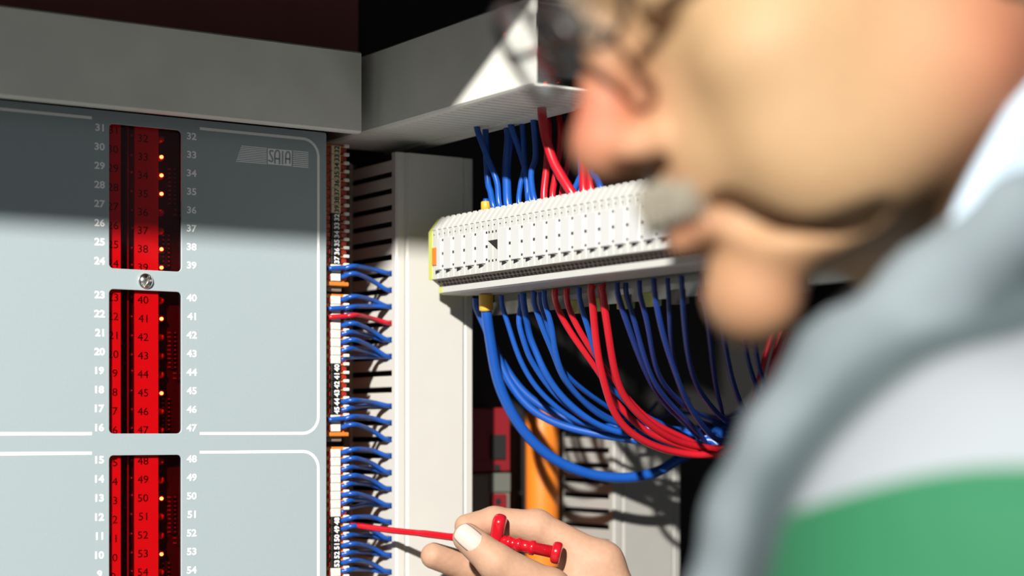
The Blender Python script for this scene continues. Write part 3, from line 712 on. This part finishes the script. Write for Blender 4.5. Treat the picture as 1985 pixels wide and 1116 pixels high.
# wires rising from the strip into the duct above
def rise(px, r, m, label, group, xs=0.0):
    U = [Z5(*p) for p in px]; P = []
    xb_ = SX + 0.0125 + xs
    pb = onX(U[-1][0], U[-1][1], xb_); db = (pb - CAM).dot(FW)
    for i, (u, v) in enumerate(U): P.append(onD(u, v, db + (len(U) - 1 - i) * 0.004))
    P.append(Vector((pb.x + 0.004, pb.y, ZT + 0.004)))
    top = P[0]
    if top.z < 0.188: P.insert(0, Vector((top.x + 0.002, top.y + 0.006, 0.187)))
    return tag(tube('rising_wire', P, r, m), label, 'wire', group)
LU = 'blue wire rising from the white terminal strip into the duct overhead'
for i, (px, r) in enumerate([([(690, 720), (740, 850), (790, 980), (803, 1100)], 0.0019), ([(855, 740), (843, 900), (845, 1000), (852, 1110)], 0.0028), ([(870, 690), (925, 850), (950, 950), (962, 1090)], 0.0019),
        ([(1000, 830), (977, 930), (980, 1010), (995, 1085)], 0.0019), ([(940, 880), (918, 1000), (910, 1100)], 0.0017), ([(940, 890), (962, 1000), (972, 1090)], 0.0017), ([(740, 960), (757, 1040), (772, 1115)], 0.0020),
        ([(1260, 880), (1230, 980), (1205, 1050)], 0.0019), ([(1245, 920), (1240, 980), (1232, 1045)], 0.0019), ([(1300, 900), (1330, 965), (1355, 1020)], 0.0018)]):
    rise(px, r, M_BLUE, LU, 'blue wires above the terminal strip', (i % 3) * 0.004)
for i, (px, r) in enumerate([([(1070, 690), (1066, 800), (1060, 900), (1045, 1075)], 0.0022), ([(1135, 690), (1128, 830), (1105, 960), (1092, 1068)], 0.0020), ([(1210, 700), (1182, 850), (1160, 950), (1143, 1060)], 0.0019),
        ([(1250, 760), (1256, 850), (1258, 930), (1262, 1040)], 0.0026), ([(1280, 850), (1290, 930), (1303, 1035)], 0.0026), ([(1310, 900), (1325, 960), (1338, 1025)], 0.0022)]):
    rise(px, r, M_RED, 'red wire rising straight from the white terminal strip into the duct overhead', 'red wires above the terminal strip', 0.003 + (i % 3) * 0.004)
rise([(1030, 545), (1036, 630), (1052, 730), (1090, 860), (1140, 955), (1200, 1050)], 0.0028, M_RED, 'thick red wire bending in front of the other risers above the terminal strip', None, -0.003)
ys = onD(942, 392, 1.10)
yt = thing('marker_sleeve', (ys.x, ys.y, ZT), 'small yellow sleeve standing on top of the white terminal strip', 'sleeve')
lathe('collar', onX(942, 412, SX + 0.016), onX(942, 392, SX + 0.016), [(0, 0.0031), (0.0062, 0.0031), (0.0068, 0.0026)], M_YELLOW, yt)
lathe('wire_end', onX(942, 412, SX + 0.016), onX(942, 380, SX + 0.016), [(0, 0.0018), (0.0082, 0.0018), (0.0085, 0.0015)], M_BLUE, yt)

# ================================================================== BACKGROUND BETWEEN THE DUCTS
rx0, rx1 = onY(900, 900, 0.045).x, onY(990, 900, 0.045).x
def relay(vt, vb, m, label):
    zt, zb = onY(955, vt, 0.045).z, onY(955, vb, 0.045).z
    r = thing('relay', ((rx0 + rx1) / 2, 0.06, zb), label, 'relay')
    box('housing', (rx0, 0.045, zb), (rx1, 0.0715, zt), m, r, 0.001); return r
r = relay(790, 914, M_REDBOX, 'dark red relay with black window behind the upright duct')
a, b = onY(950, 842, 0.045), onY(979, 890, 0.045); box('window', (a.x, 0.0438, b.z), (b.x, 0.046, a.z), M_DARK, r, 0.0004)
a, b = onY(958, 900, 0.045), onY(967, 911, 0.045); box('screw_hole', (a.x, 0.0438, b.z), (b.x, 0.046, a.z), M_DARK, r)
r = relay(917, 1180, M_TAUPE, 'taupe relay base with red tab below the dark red relay')
a, b = onY(948, 917, 0.045), onY(988, 953, 0.045); box('cover_plate', (a.x, 0.0436, b.z), (b.x, 0.046, a.z), mat('grey_green_plastic', (0.17, 0.18, 0.15), 0.5), r, 0.0004)
a, b = onY(950, 957, 0.045), onY(979, 992, 0.045); t = box('tab', (a.x, 0.0432, b.z), (b.x, 0.046, a.z), M_REDBOX, r, 0.0004)
a, b = onY(958, 966, 0.045), onY(968, 978, 0.045); box('hole', (a.x, 0.0430, b.z), (b.x, 0.0440, a.z), M_DARK, t)
oc = onY(1056, 830, 0.055); orr = 0.0118
cd = thing('conduit', (oc.x, oc.y, -0.40), 'upright orange plastic conduit between red relays and slotted duct', 'conduit')
lathe('pipe', (oc.x, 0.058, -0.40), (oc.x, 0.058, 0.2), [(0, orr), (0.41, orr), (0.412, orr * 0.97), (0.413, orr * 0.8)], M_COND, cd, 28)
lathe('collar', (oc.x, 0.058, -0.30), (oc.x, 0.058, 0.2), [(0, orr + 0.001), (0.02, orr + 0.001)], M_COND, cd, 28)

# ================================================================== TEST PROBE
pA, pB = onY(690, 1018, TY - 0.004), onD(880, 1041, 1.092)
pC, pD, pE = onD(962, 1046, 1.085), onD(1002, 1056, 1.083), onD(1079, 1071, 1.080)
pr = thing('test_probe', pD, 'red test hook probe held in the hand, its tip on the orange connector', 'test probe')
axp = (pE - pC).normalized()
tube('shaft', [pA, pA.lerp(pB, 0.35) + Vector((0, 0, -0.0004)), pA.lerp(pB, 0.7), pB, pB.lerp(pC, 0.5), pC], [0.0019] * 6 + [0.0020] * 6 + [0.0023] * 6 + [0.0025] * 6 + [0.0026] * 7, M_PROBE, pr, 12)
tube('hook_tip', [pA + Vector((-0.003, 0.002, 0.0004)), pA + Vector((0.001, -0.0002, 0)), pA.lerp(pB, 0.06)], 0.0016, M_PROBE, pr)
# finger flange: flattened disc standing across the barrel
Lb = (pE - pC).length
lathe('barrel', pC, pE, [(0, 0.0036), (0.006, 0.0036), (0.0066, 0.0042), (0.0085, 0.0042), (0.0092, 0.0037), (0.012, 0.0037), (0.0125, 0.0044), (0.0150, 0.0044), (0.0156, 0.0039), (0.0205, 0.0040), (0.0212, 0.0046), (0.0236, 0.0046), (0.0242, 0.0037), (Lb - 0.001, 0.0038)], M_PROBE, pr)
upv = (Vector((0, 0, 1)) - axp * axp.z).normalized()
def f_flange(P):
    c0 = pC + upv * 0.001; c1 = pC + upv * 0.0100
    d = d_cap(P, c0, c1, 0.0048, 0.0060)
    ax = (P[0] - pC.x) * axp.x + (P[1] - pC.y) * axp.y + (P[2] - pC.z) * axp.z
    return smax(d, np.abs(ax + 0.0002) - 0.0042, 0.0016)
V, Q = nets(f_flange, tuple(pC - Vector((0.012, 0.012, 0.010))), tuple(pC + Vector((0.012, 0.012, 0.020))), 0.0005)
mesh_np('finger_flange', V, Q, M_PROBE, pr)
def f_cap(P):
    ax = (P[0] - pE.x) * axp.x + (P[1] - pE.y) * axp.y + (P[2] - pE.z) * axp.z
    d = d_sph(P, pE, 0.0068); return smax(d, np.abs(ax) - 0.0030, 0.0016)
V, Q = nets(f_cap, tuple(pE - Vector((0.01,) * 3)), tuple(pE + Vector((0.01,) * 3)), 0.0005)
mesh_np('end_cap', V, Q, M_PROBE, pr)

# ================================================================== PERSON
NAS = onD(1152, 33, 0.615)
A = math.radians(14); T = math.radians(20)
TW = -FW                                   # towards the camera
f_in = RT * -math.cos(T) + UP * -math.sin(T)
hf = f_in * math.cos(A) + TW * math.sin(A)
hu = RT * -math.sin(T) + UP * math.cos(T)
hl = TW * math.cos(A) - f_in * math.sin(A)
def H(f, u, l=0.0): return NAS + (hf * f + hu * u + hl * l) * 0.001
def headlocal(P):
    q = [P[i] - NAS[i] for i in range(3)]
    return [(q[0] * e[0] + q[1] * e[1] + q[2] * e[2]) * 1000.0 for e in (hf, hu, hl)]
def head_sdf(L):
    f, u, l = L; al = np.abs(l); S = [f, u, al]
    D = d_ell(L, (-90, 32, 0), (96, 84, 76))
    D = smin(D, d_ell(L, (-58, -40, 0), (52, 62, 60)), 18)
    D = smin(D, d_ell(L, (-30, -60, 0), (30, 32, 36)), 14)                 # muzzle
    D = smin(D, d_ell(S, (-40, -36, 42), (26, 20, 20)), 14)                # cheekbones
    D = smin(D, d_ell(S, (-46, -66, 40), (28, 26, 18)), 16)                # cheeks
    D = smin(D, d_cap(S, (-4, 9, 6), (-18, 12, 44), 8.5, 8), 8)            # brow
    D = smin(D, d_cap(S, (-30, -95, 16), (-92, -60, 46), 12, 15), 24)      # jaw
    D = smin(D, d_ell(L, (-20, -107, 0), (17, 18, 20)), 8)                 # chin
    D = smax(D, -d_sph(S, (4, -4, 33), 13), 9)                             # sockets
    D = smin(D, d_sph(S, (-17, -4, 31), 12.5), 2.5)                        # eyes
    D = smin(D, d_cap(S, (-8, 5, 20), (-12, 4, 42), 4, 4), 4)
    D = smin(D, d_cap(L, (-5, 0, 0), (11, -40, 0), 7.5, 10), 7)            # nose
    D = smin(D, d_sph(L, (12, -43, 0), 12), 5)
    D = smin(D, d_ell(S, (3, -48, 13), (12, 8, 7)), 4)
    D = smax(D, -d_ell(S, (5, -55, 10), (9, 7, 6)), 1.5)              # nostrils
    D = smin(D, d_cap(S, (-1, -69, 0), (-15, -73, 22), 6, 4.5), 5)         # lips
    D = smin(D, d_cap(S, (-3, -82, 0), (-15, -78, 20), 6, 4.5), 5)
    D = smax(D, -d_cap(S, (7, -75.5, 0), (-13, -76.5, 25), 2.2, 2.0), 2)
    D = smax(D, -d_cap(S, (2, -93, 0), (-8, -92, 16), 4, 3), 7)            # fold above the chin
    D = smax(D, -d_cap(S, (-13, -80, 22), (-50, -97, 40), 5.5, 5), 8)        # mouth corner crease
    E = d_ell(S, (-108, -4, 76), (19, 31, 7)); E = smax(E, -d_ell(S, (-105, -2, 84), (10, 18, 6)), 3)
    D = smin(D, E, 5)                                                      # ears
    return D
NB = onD(2010, 560, 0.70)                   # neck base
nk0 = headlocal([np.array(x) for x in H(-98, -55)]); nkb = headlocal([np.array(x) for x in NB])
person = thing('person', (NB.x, NB.y, -1.45), 'man in blue-grey and green work jacket with glasses and moustache, bending over the wiring', 'person')
# ---- right hand, forearm, upper arm
mm = 0.001
def hp(u, v, d): return tuple(onD(u, v, d))
TQ = dict(
    index=([hp(1168, 1090, 1.100), hp(1040, 1021, 1.101), hp(958, 1010, 1.100), hp(905, 1020, 1.094)], [11.5, 10.0, 8.8, 7.6]),
    middle=([hp(1165, 1140, 1.116), hp(1010, 1125, 1.124), hp(905, 1098, 1.118), hp(841, 1077, 1.108)], [11.5, 10.2, 9.2, 8.2]),
    ring=([hp(1170, 1195, 1.122), hp(1030, 1195, 1.132), hp(930, 1170, 1.124), hp(870, 1150, 1.112)], [11, 9.8, 8.8, 7.8]),
    little=([hp(1180, 1245, 1.124), hp(1060, 1255, 1.132), hp(985, 1235, 1.122), hp(930, 1215, 1.112)], [10, 8.6, 7.8, 7.0]),
    thumb=([hp(1165, 1225, 1.092), hp(1062, 1146, 1.074), hp(962, 1090, 1.066), hp(906, 1042, 1.068)], [16, 13.5, 11.0, 8.8]))
WR = onD(1262, 1345, 1.10); EL = onD(1957, 2010, 0.98)
def hand_sdf(P):
    D = None
    for k, (pts, rs) in TQ.items():
        R = [r * mm for r in rs]
        d = chain(P, pts, R, 0.003)
        # knuckle swelling
        d = smin(d, d_sph(P, pts[1], R[1] * 1.05), 0.003)
        D = d if D is None else smin(D, d, 0.0016)
    palm = None
    for k in ('index', 'middle', 'ring', 'little'):
        d = d_cap(P, TQ[k][0][0], tuple(WR), 0.0125, 0.020); palm = d if palm is None else smin(palm, d, 0.010)
    palm = smin(palm, d_cap(P, TQ['thumb'][0][0], tuple(WR), 0.018, 0.021), 0.010)
    palm = smin(palm, d_cap(P, hp(1120, 1110, 1.098), hp(1130, 1180, 1.094), 0.012, 0.014), 0.012)   # web between thumb and index
    D = smin(D, palm, 0.007)
    D = smin(D, d_cap(P, tuple(WR), tuple(WR.lerp(EL, 0.35)), 0.025, 0.034), 0.012)
    g = np.minimum(d_cap(P, tuple(pB), tuple(pC), 0.0026, 0.0030), d_cap(P, tuple(pC), tuple(pE), 0.0046, 0.0046))
    g = np.minimum(np.minimum(g, f_flange(P)), f_cap(P))
    return np.maximum(D, -(g - 0.0011))
allp = [Vector(p) for k in TQ for p in TQ[k][0]] + [WR]
hlo = [min(p[i] for p in allp) - 0.030 for i in range(3)]; hhi = [max(p[i] for p in allp) + 0.030 for i in range(3)]
cs = [H(f, u, l) for f in (-200, 35) for u in (-140, 130) for l in (-95, 95)]
blo = [min(c[i] for c in cs) for i in range(3)]; bhi = [max(c[i] for c in cs) for i in range(3)]
SHF_ = NB + (RT * 0.42 + FW * 0.906) * 0.15 + UP * -0.12
TOR = [NB, NB + UP * -0.25, NB + Vector((0.05, -0.05, -0.60))]
rest = TOR + [SHF_, EL]
axs = []
for i in range(3):
    c0 = min([p[i] for p in rest] + [hlo[i], blo[i]]) - 0.16; c1 = max([p[i] for p in rest] + [hhi[i], bhi[i]]) + 0.16
    out = [c0]
    while out[-1] < c1:
        x = out[-1] + 1e-6
        st = 0.0014 if hlo[i] <= x <= hhi[i] else 0.0024 if blo[i] <= x <= bhi[i] else 0.012
        for e in (hlo[i], blo[i]):
            if x < e < x + st: st = max(e - x, 0.0008)
        out.append(out[-1] + st)
    axs.append(np.array(out, dtype=np.float32))
def body_sdf(P):
    D = chain(P, [tuple(p) for p in TOR], [0.048, 0.085, 0.10], 0.03)
    D = smin(D, d_cap(P, tuple(NB + UP * -0.12), tuple(SHF_), 0.05, 0.045), 0.03)
    D = smin(D, d_cap(P, tuple(SHF_), tuple(EL), 0.046, 0.040), 0.02)
    D = smin(D, d_cap(P, tuple(EL), tuple(WR), 0.040, 0.025), 0.02)
    D = smin(D, d_cap(P, tuple(H(-96, -48)), tuple(NB), 0.055, 0.052), 0.03)
    def sub(lo, hi):
        sl = tuple(slice(int(np.searchsorted(axs[i], lo[i])), int(np.searchsorted(axs[i], hi[i]))) for i in range(3))
        return sl, [P[0][sl[0]], P[1][:, sl[1]], P[2][:, :, sl[2]]]
    sl, p = sub(blo, bhi); D[sl] = smin(D[sl], (head_sdf(headlocal(p)) * 0.001).astype(np.float32), 0.028)
    sl, p = sub(hlo, hhi); D[sl] = smin(D[sl], hand_sdf(p), 0.008)
    return D
V, Q = nets(body_sdf, None, None, None, axs)
body = mesh_np('body', V, Q, M_SKIN, person)
# skin tone: ruddier nose, lips, ears, chin and neck
L = np.array(headlocal([V[:, 0], V[:, 1], V[:, 2]])).T
def blob(c, r, sym=False):
    l = np.abs(L[:, 2]) if sym else L[:, 2]
    return np.exp(-(((L[:, 0] - c[0]) / r[0]) ** 2 + ((L[:, 1] - c[1]) / r[1]) ** 2 + ((l - c[2]) / r[2]) ** 2))
red = 1.0 * blob((12, -36, 0), (20, 24, 22)) + 0.55 * blob((-25, -108, 0), (28, 22, 30)) + 0.45 * blob((-108, -4, 78), (30, 36, 20), True) + 0.75 * blob((-112, -66, 45), (38, 40, 60), True) + 0.6 * blob((-3, -76, 0), (14, 10, 22))
isarm = (V - np.array(NAS)) @ np.array(FW) > 0.28
red[isarm] = 0.10
red = np.clip(red, 0, 1)[:, None]
base = np.array([[0.50, 0.32, 0.17]]); ruddy = np.array([[0.52, 0.15, 0.09]])
base = base * ALB; ruddy = ruddy * ALB; colr = base * (1 - red) + ruddy * red
colr[isarm] = np.array([0.57, 0.335, 0.22]) * ALB
ca = body.data.color_attributes.new('Col', 'FLOAT_COLOR', 'POINT')
ca.data.foreach_set('color', np.concatenate([colr, np.ones((len(V), 1))], 1).astype(np.float32).ravel())
# thumb nail
tp_ = Vector(TQ['thumb'][0][3]); ti = Vector(TQ['thumb'][0][2]); tax = (tp_ - ti).normalized()
nn = (CAM - tp_).normalized() + Vector((-0.15, 0.1, 0.25)); nn = (nn - tax * nn.dot(tax)).normalized(); ns_ = tax.cross(nn)
nc = tp_ - tax * 0.0022 + nn * 0.0016
V = []; Fc = []; NU, NV = 10, 10
for i in range(NU + 1):
    s = -1 + 2 * i / NU
    for j in range(NV + 1):
        a = (-1 + 2 * j / NV) * math.radians(52)
        taper = 1.0 - 0.16 * max(0, s) ** 2 - 0.25 * max(0, -s) ** 4
        rr = 0.0083; V.append(nc + tax * (s * 0.0095 * (1 - 0.18 * (a / 0.9) ** 2 * (1 if s > 0 else 1.2))) + (nn * math.cos(a * taper) + ns_ * math.sin(a * taper)) * rr - nn * (0.0007 * s * s))
for i in range(NU):
    for j in range(NV): Fc.append((i * (NV + 1) + j, (i + 1) * (NV + 1) + j, (i + 1) * (NV + 1) + j + 1, i * (NV + 1) + j + 1))
nail = mk('thumb_nail', V, Fc, M_NAIL, person, True); fixn(nail.data)
sm = nail.modifiers.new('thick', 'SOLIDIFY'); sm.thickness = 0.0006
# moustache: dense strands on a pad
V = []; Fc = []
for s in range(650):
    l = random.triangular(-22, 22, 0); a = abs(l) / 24
    u0 = random.uniform(-60, -69) - 6 * a * a
    f0 = 3.5 - 13 * a ** 1.6 + random.uniform(-1.5, 2.5)
    d = Vector((random.uniform(-0.1, 0.5), -1, 0.55 * l / 27 + random.uniform(-.25, .25))).normalized()
    P0 = Vector((f0, u0, l)); P1 = P0 + d * 3.5 + Vector((0.6, 0, 0)); P2 = P0 + d * random.uniform(6, 8)
    sd = Vector((0.2, 0.1, 1)).cross(d).normalized() * 0.45; sd2 = d.cross(sd).normalized() * 0.45; n0 = len(V)
    for p, w in ((P0, 1.0), (P1, 0.9), (P2, 0.2)):
        for e in (sd, sd2 - sd * 0.5, -sd2 - sd * 0.5): V.append(H(*(p + e * w)))
    for r_ in (0, 1):
        for k in range(3): Fc.append((n0 + r_ * 3 + k, n0 + r_ * 3 + (k + 1) % 3, n0 + r_ * 3 + 3 + (k + 1) % 3, n0 + r_ * 3 + 3 + k))
mk('moustache', V, Fc, M_MOUST, person)['kind'] = 'stuff'
# hair cap
def hair_sdf(P):
    L = headlocal(P); D = d_ell(L, (-94, 36, 0), (98, 87, 79))
    D = smin(D, d_ell(L, (-120, -10, 0), (62, 55, 70)), 20)
    cut = (L[0] + 40) * 0.8 + (30 - L[1]) * 0.6
    D = smax(D, cut + 6, 6)
    return (D + 1.2 * np.sin(L[0] * 0.5) * np.sin(L[2] * 0.6) * np.sin(L[1] * 0.4)) * 0.001
cs = [H(f, u, l) for f in (-205, 15) for u in (-80, 135) for l in (-90, 90)]
lo = [min(c[i] for c in cs) for i in range(3)]; hi = [max(c[i] for c in cs) for i in range(3)]
V, Q = nets(hair_sdf, lo, hi, 0.005); mesh_np('hair', V, Q, M_MOUST, person)
# jacket
TC = NB
rdir = RT * 0.42 + FW * 0.906                # across the shoulders, towards the far one
SHN = CAM + RT * 0.150 + FW * 0.545 + UP * -0.050   # near shoulder
SHF = NB + rdir * 0.17 + UP * -0.10
ELN = CAM + RT * 0.115 + FW * 0.515 + UP * -0.36
HIP = NB + Vector((0.05, -0.05, -0.62))
CH = NB + UP * -0.20 + rdir * 0.0
collar_px = [(2080, 330, 0.62), (1960, 420, 0.58), (1790, 560, 0.565), (1640, 690, 0.56), (1525, 850, 0.56), (1450, 1010, 0.565), (1400, 1180, 0.575), (1390, 1400, 0.59)]
CP = [tuple(onD(*c)) for c in collar_px]
def jacket_sdf(P):
    D = d_cap(P, tuple(CH), tuple(HIP), 0.135, 0.145)
    D = smin(D, d_cap(P, tuple(SHN + rdir * 0.03), tuple(SHF), 0.070, 0.070), 0.05)
    D = smin(D, chain(P, [tuple(SHN), tuple(ELN)], [0.074, 0.062], 0.02), 0.03)
    WN = ELN + (RT * -0.05 + FW * 0.16 + UP * -0.18)
    D = smin(D, d_cap(P, tuple(ELN), tuple(WN), 0.056, 0.042), 0.02)
    D = smin(D, d_cap(P, tuple(SHF), tuple(EL), 0.070, 0.056), 0.03)
    D = smin(D, d_cap(P, tuple(EL), tuple(WR.lerp(EL, 0.22)), 0.054, 0.040), 0.02)
    D = smin(D, chain(P, CP, [0.013] * len(CP), 0.01), 0.012)
    D = smin(D, d_cap(P, tuple(NB + RT * 0.030 + FW * 0.020 + UP * -0.005), tuple(CH), 0.080, 0.125), 0.03)
    D = smin(D, d_cap(P, tuple(SHN + UP * -0.005), tuple(NB + RT * 0.015 + UP * -0.03), 0.062, 0.070), 0.03)
    D = D + 0.0015 * np.sin(P[0] * 70 + 3 * np.sin(P[2] * 25)) * np.sin(P[2] * 45)
    return D
pts = [CH, HIP, SHN, SHF, ELN, EL, WR] + [Vector(c) for c in CP]
lo = [min(p[i] for p in pts) - 0.19 for i in range(3)]; hi = [max(p[i] for p in pts) + 0.19 for i in range(3)]
V, Q = nets(jacket_sdf, lo, hi, 0.0065)
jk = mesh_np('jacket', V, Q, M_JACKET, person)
rel = V - np.array(CAM); rr = rel @ np.array(RT); ff = rel @ np.array(FW)
gd = np.where(ff < 0.66, -0.010 - 5.0 * np.clip(0.135 - rr, 0, 1) ** 2 - V[:, 2], -0.05)
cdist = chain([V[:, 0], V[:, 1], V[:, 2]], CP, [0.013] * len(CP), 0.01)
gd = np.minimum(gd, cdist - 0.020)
for nm_, arr in (('green_zone', gd), ('collar_shade_zone', cdist)):
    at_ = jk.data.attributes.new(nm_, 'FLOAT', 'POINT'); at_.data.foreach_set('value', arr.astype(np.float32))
nt = M_JACKET.node_tree; pb_ = nt.nodes['Principled BSDF']
for l_ in list(pb_.inputs['Base Color'].links): nt.links.remove(l_)
def zone(attr, stops):
    a_ = nt.nodes.new('ShaderNodeAttribute'); a_.attribute_name = attr
    mr = nt.nodes.new('ShaderNodeMapRange'); mr.inputs['From Min'].default_value = -0.05; mr.inputs['From Max'].default_value = 0.05
    nt.links.new(a_.outputs['Fac'], mr.inputs['Value'])
    cr = nt.nodes.new('ShaderNodeValToRGB'); nt.links.new(mr.outputs['Result'], cr.inputs['Fac'])
    e = cr.color_ramp.elements
    while len(e) > 1: e.remove(e[-1])
    e[0].position, e[0].color = 0.0, (*(v_ * ALB for v_ in stops[0][1]), 1)
    for p_, c_ in stops[1:]: x_ = e.new(p_); x_.color = (*(v_ * ALB if attr == 'collar_shade_zone' else v_ for v_ in c_), 1)
    return cr
cw = zone('collar_shade_zone', [(0, (0.235, 0.285, 0.31)), (0.49, (0.215, 0.26, 0.285)), (0.54, (0.075, 0.105, 0.115)), (0.69, (0.075, 0.105, 0.115)), (0.78, (0.34, 0.375, 0.41))])  # groove shade beside the collar ridge, painted into the cloth as a dark band
gw = zone('green_zone', [(0, (0, 0, 0)), (0.495, (0, 0, 0)), (0.505, (1, 1, 1))])
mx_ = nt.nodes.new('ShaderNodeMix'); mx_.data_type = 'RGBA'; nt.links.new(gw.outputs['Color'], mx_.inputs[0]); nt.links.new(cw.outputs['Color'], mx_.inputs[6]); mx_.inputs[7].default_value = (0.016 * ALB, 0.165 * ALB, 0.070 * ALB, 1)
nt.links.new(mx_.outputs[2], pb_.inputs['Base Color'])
# shirt collar band around the neck
def loop(pts):
    q = [onD(*p) for p in pts]; q = q[-2:] + q + q[:3]; return crom(q, 5)[10:10 + 5 * len(pts)]
ed = loop([(1740, 640, 0.62), (1815, 520, 0.572), (1855, 410, 0.568), (1915, 290, 0.575), (1985, 175, 0.592), (2090, 50, 0.63), (2170, -10, 0.69), (2120, 60, 0.74), (2000, 190, 0.775), (1920, 310, 0.780), (1850, 430, 0.765), (1770, 560, 0.71)])
bd = loop([(1850, 720, 0.62), (1930, 610, 0.585), (2000, 530, 0.58), (2080, 440, 0.59), (2150, 350, 0.61), (2230, 250, 0.65), (2270, 200, 0.69), (2210, 270, 0.75), (2120, 360, 0.785), (2050, 450, 0.79), (1980, 530, 0.78), (1900, 640, 0.72)])
V = []; Fc = []; NW = 5; NE = len(ed)
for a_, b_ in zip(ed, bd):
    for k in range(NW + 1): V.append(a_.lerp(b_, k / NW))
for i in range(NE):
    for k in range(NW): Fc.append((i * (NW + 1) + k, i * (NW + 1) + k + 1, ((i + 1) % NE) * (NW + 1) + k + 1, ((i + 1) % NE) * (NW + 1) + k))
sh = mk('shirt_collar', V, Fc, M_SHIRT, person, True); fixn(sh.data)
so = sh.modifiers.new('thick', 'SOLIDIFY'); so.thickness = 0.003
# trousers and shoes
side = Vector((rdir.x, rdir.y, 0)).normalized(); fwdb = (RT * -0.906 + FW * 0.42).normalized()
K = [HIP + side * s * 0.09 + Vector((0, 0, -0.05)) for s in (-1, 1)]
FT = [Vector((k.x, k.y, -1.40)) for k in K]
def tr_sdf(P):
    D = d_cap(P, tuple(HIP + Vector((0, 0, 0.02))), tuple(HIP + Vector((0, 0, -0.06))), 0.14, 0.145)
    for k, ft in zip(K, FT): D = smin(D, d_cap(P, tuple(k), tuple(ft), 0.088, 0.055), 0.02)
    return smax(D, -(P[2] + 1.42) + 0 * P[0], 0.01)
pts = K + FT + [HIP]
lo = [min(p[i] for p in pts) - 0.18 for i in range(3)]; hi = [max(p[i] for p in pts) + 0.18 for i in range(3)]
V, Q = nets(tr_sdf, lo, hi, 0.014); mesh_np('trousers', V, Q, M_TROUS, person)
for ft in FT:
    def shoe(P, ft=ft):
        a = Vector((ft.x, ft.y, -1.405)); b = a + fwdb * 0.17 + Vector((0, 0, -0.012))
        D = smin(d_cap(P, tuple(a), tuple(b), 0.046, 0.034), d_sph(P, tuple(a + Vector((0, 0, 0.02))), 0.05), 0.02)
        return smax(D, -(P[2] + 1.449) + 0 * P[0], 0.004)
    V, Q = nets(shoe, (ft.x - .25, ft.y - .25, -1.46), (ft.x + .25, ft.y + .25, -1.31), 0.008); mesh_np('shoe', V, Q, M_SHOE, person)

# ================================================================== GLASSES
gl = thing('eyeglasses', H(4, 0, 0), 'dark-rimmed eyeglasses worn by the bending man', 'eyeglasses')
def rim_pts(sgn, a=25, b=18, n=40):
    out = []
    for k in range(n):
        t = 2 * math.pi * k / n; c, s = math.cos(t), math.sin(t)
        e = 0.8
        x = a * math.copysign(abs(c) ** e, c); y = b * math.copysign(abs(s) ** e, s)
        out.append(H(16 - 0.10 * (y * -1) - 0.004 * x * x * 0.5 + 0.14 * y - (0.09 * x * 1.0), 2 + y, sgn * (36 + x)))
    return out
for s in (-1, 1):
    R = rim_pts(s); n = len(R); V, Fc = tube_data(R + [R[0], R[1]], 0.0016, 8); mk('rim', V, Fc, M_FRAME, gl, True)
    c = sum(R, Vector()) / n
    V = [c + hf * 0.0006] + [c + (p - c) * 0.99 for p in R] + [c - hf * 0.0012] + [c + (p - c) * 0.99 - hf * 0.0015 for p in R]
    Fc = [(0, 1 + k, 1 + (k + 1) % n) for k in range(n)] + [(n + 1, n + 2 + (k + 1) % n, n + 2 + k) for k in range(n)] + [(1 + k, n + 2 + k, n + 2 + (k + 1) % n, 1 + (k + 1) % n) for k in range(n)]
    o = mk('lens', V, Fc, M_LENS, gl, False); fixn(o.data)
    tube('temple_arm', [H(12, 8, s * 62), H(2, 10, s * 78), H(-40, 14, s * 84), H(-95, 19, s * 86), H(-128, 4, s * 86)], 0.0017, M_FRAME, gl)
tube('bridge', [H(17, 5, -11), H(20, 8, 0), H(17, 5, 11)], 0.0016, M_FRAME, gl)
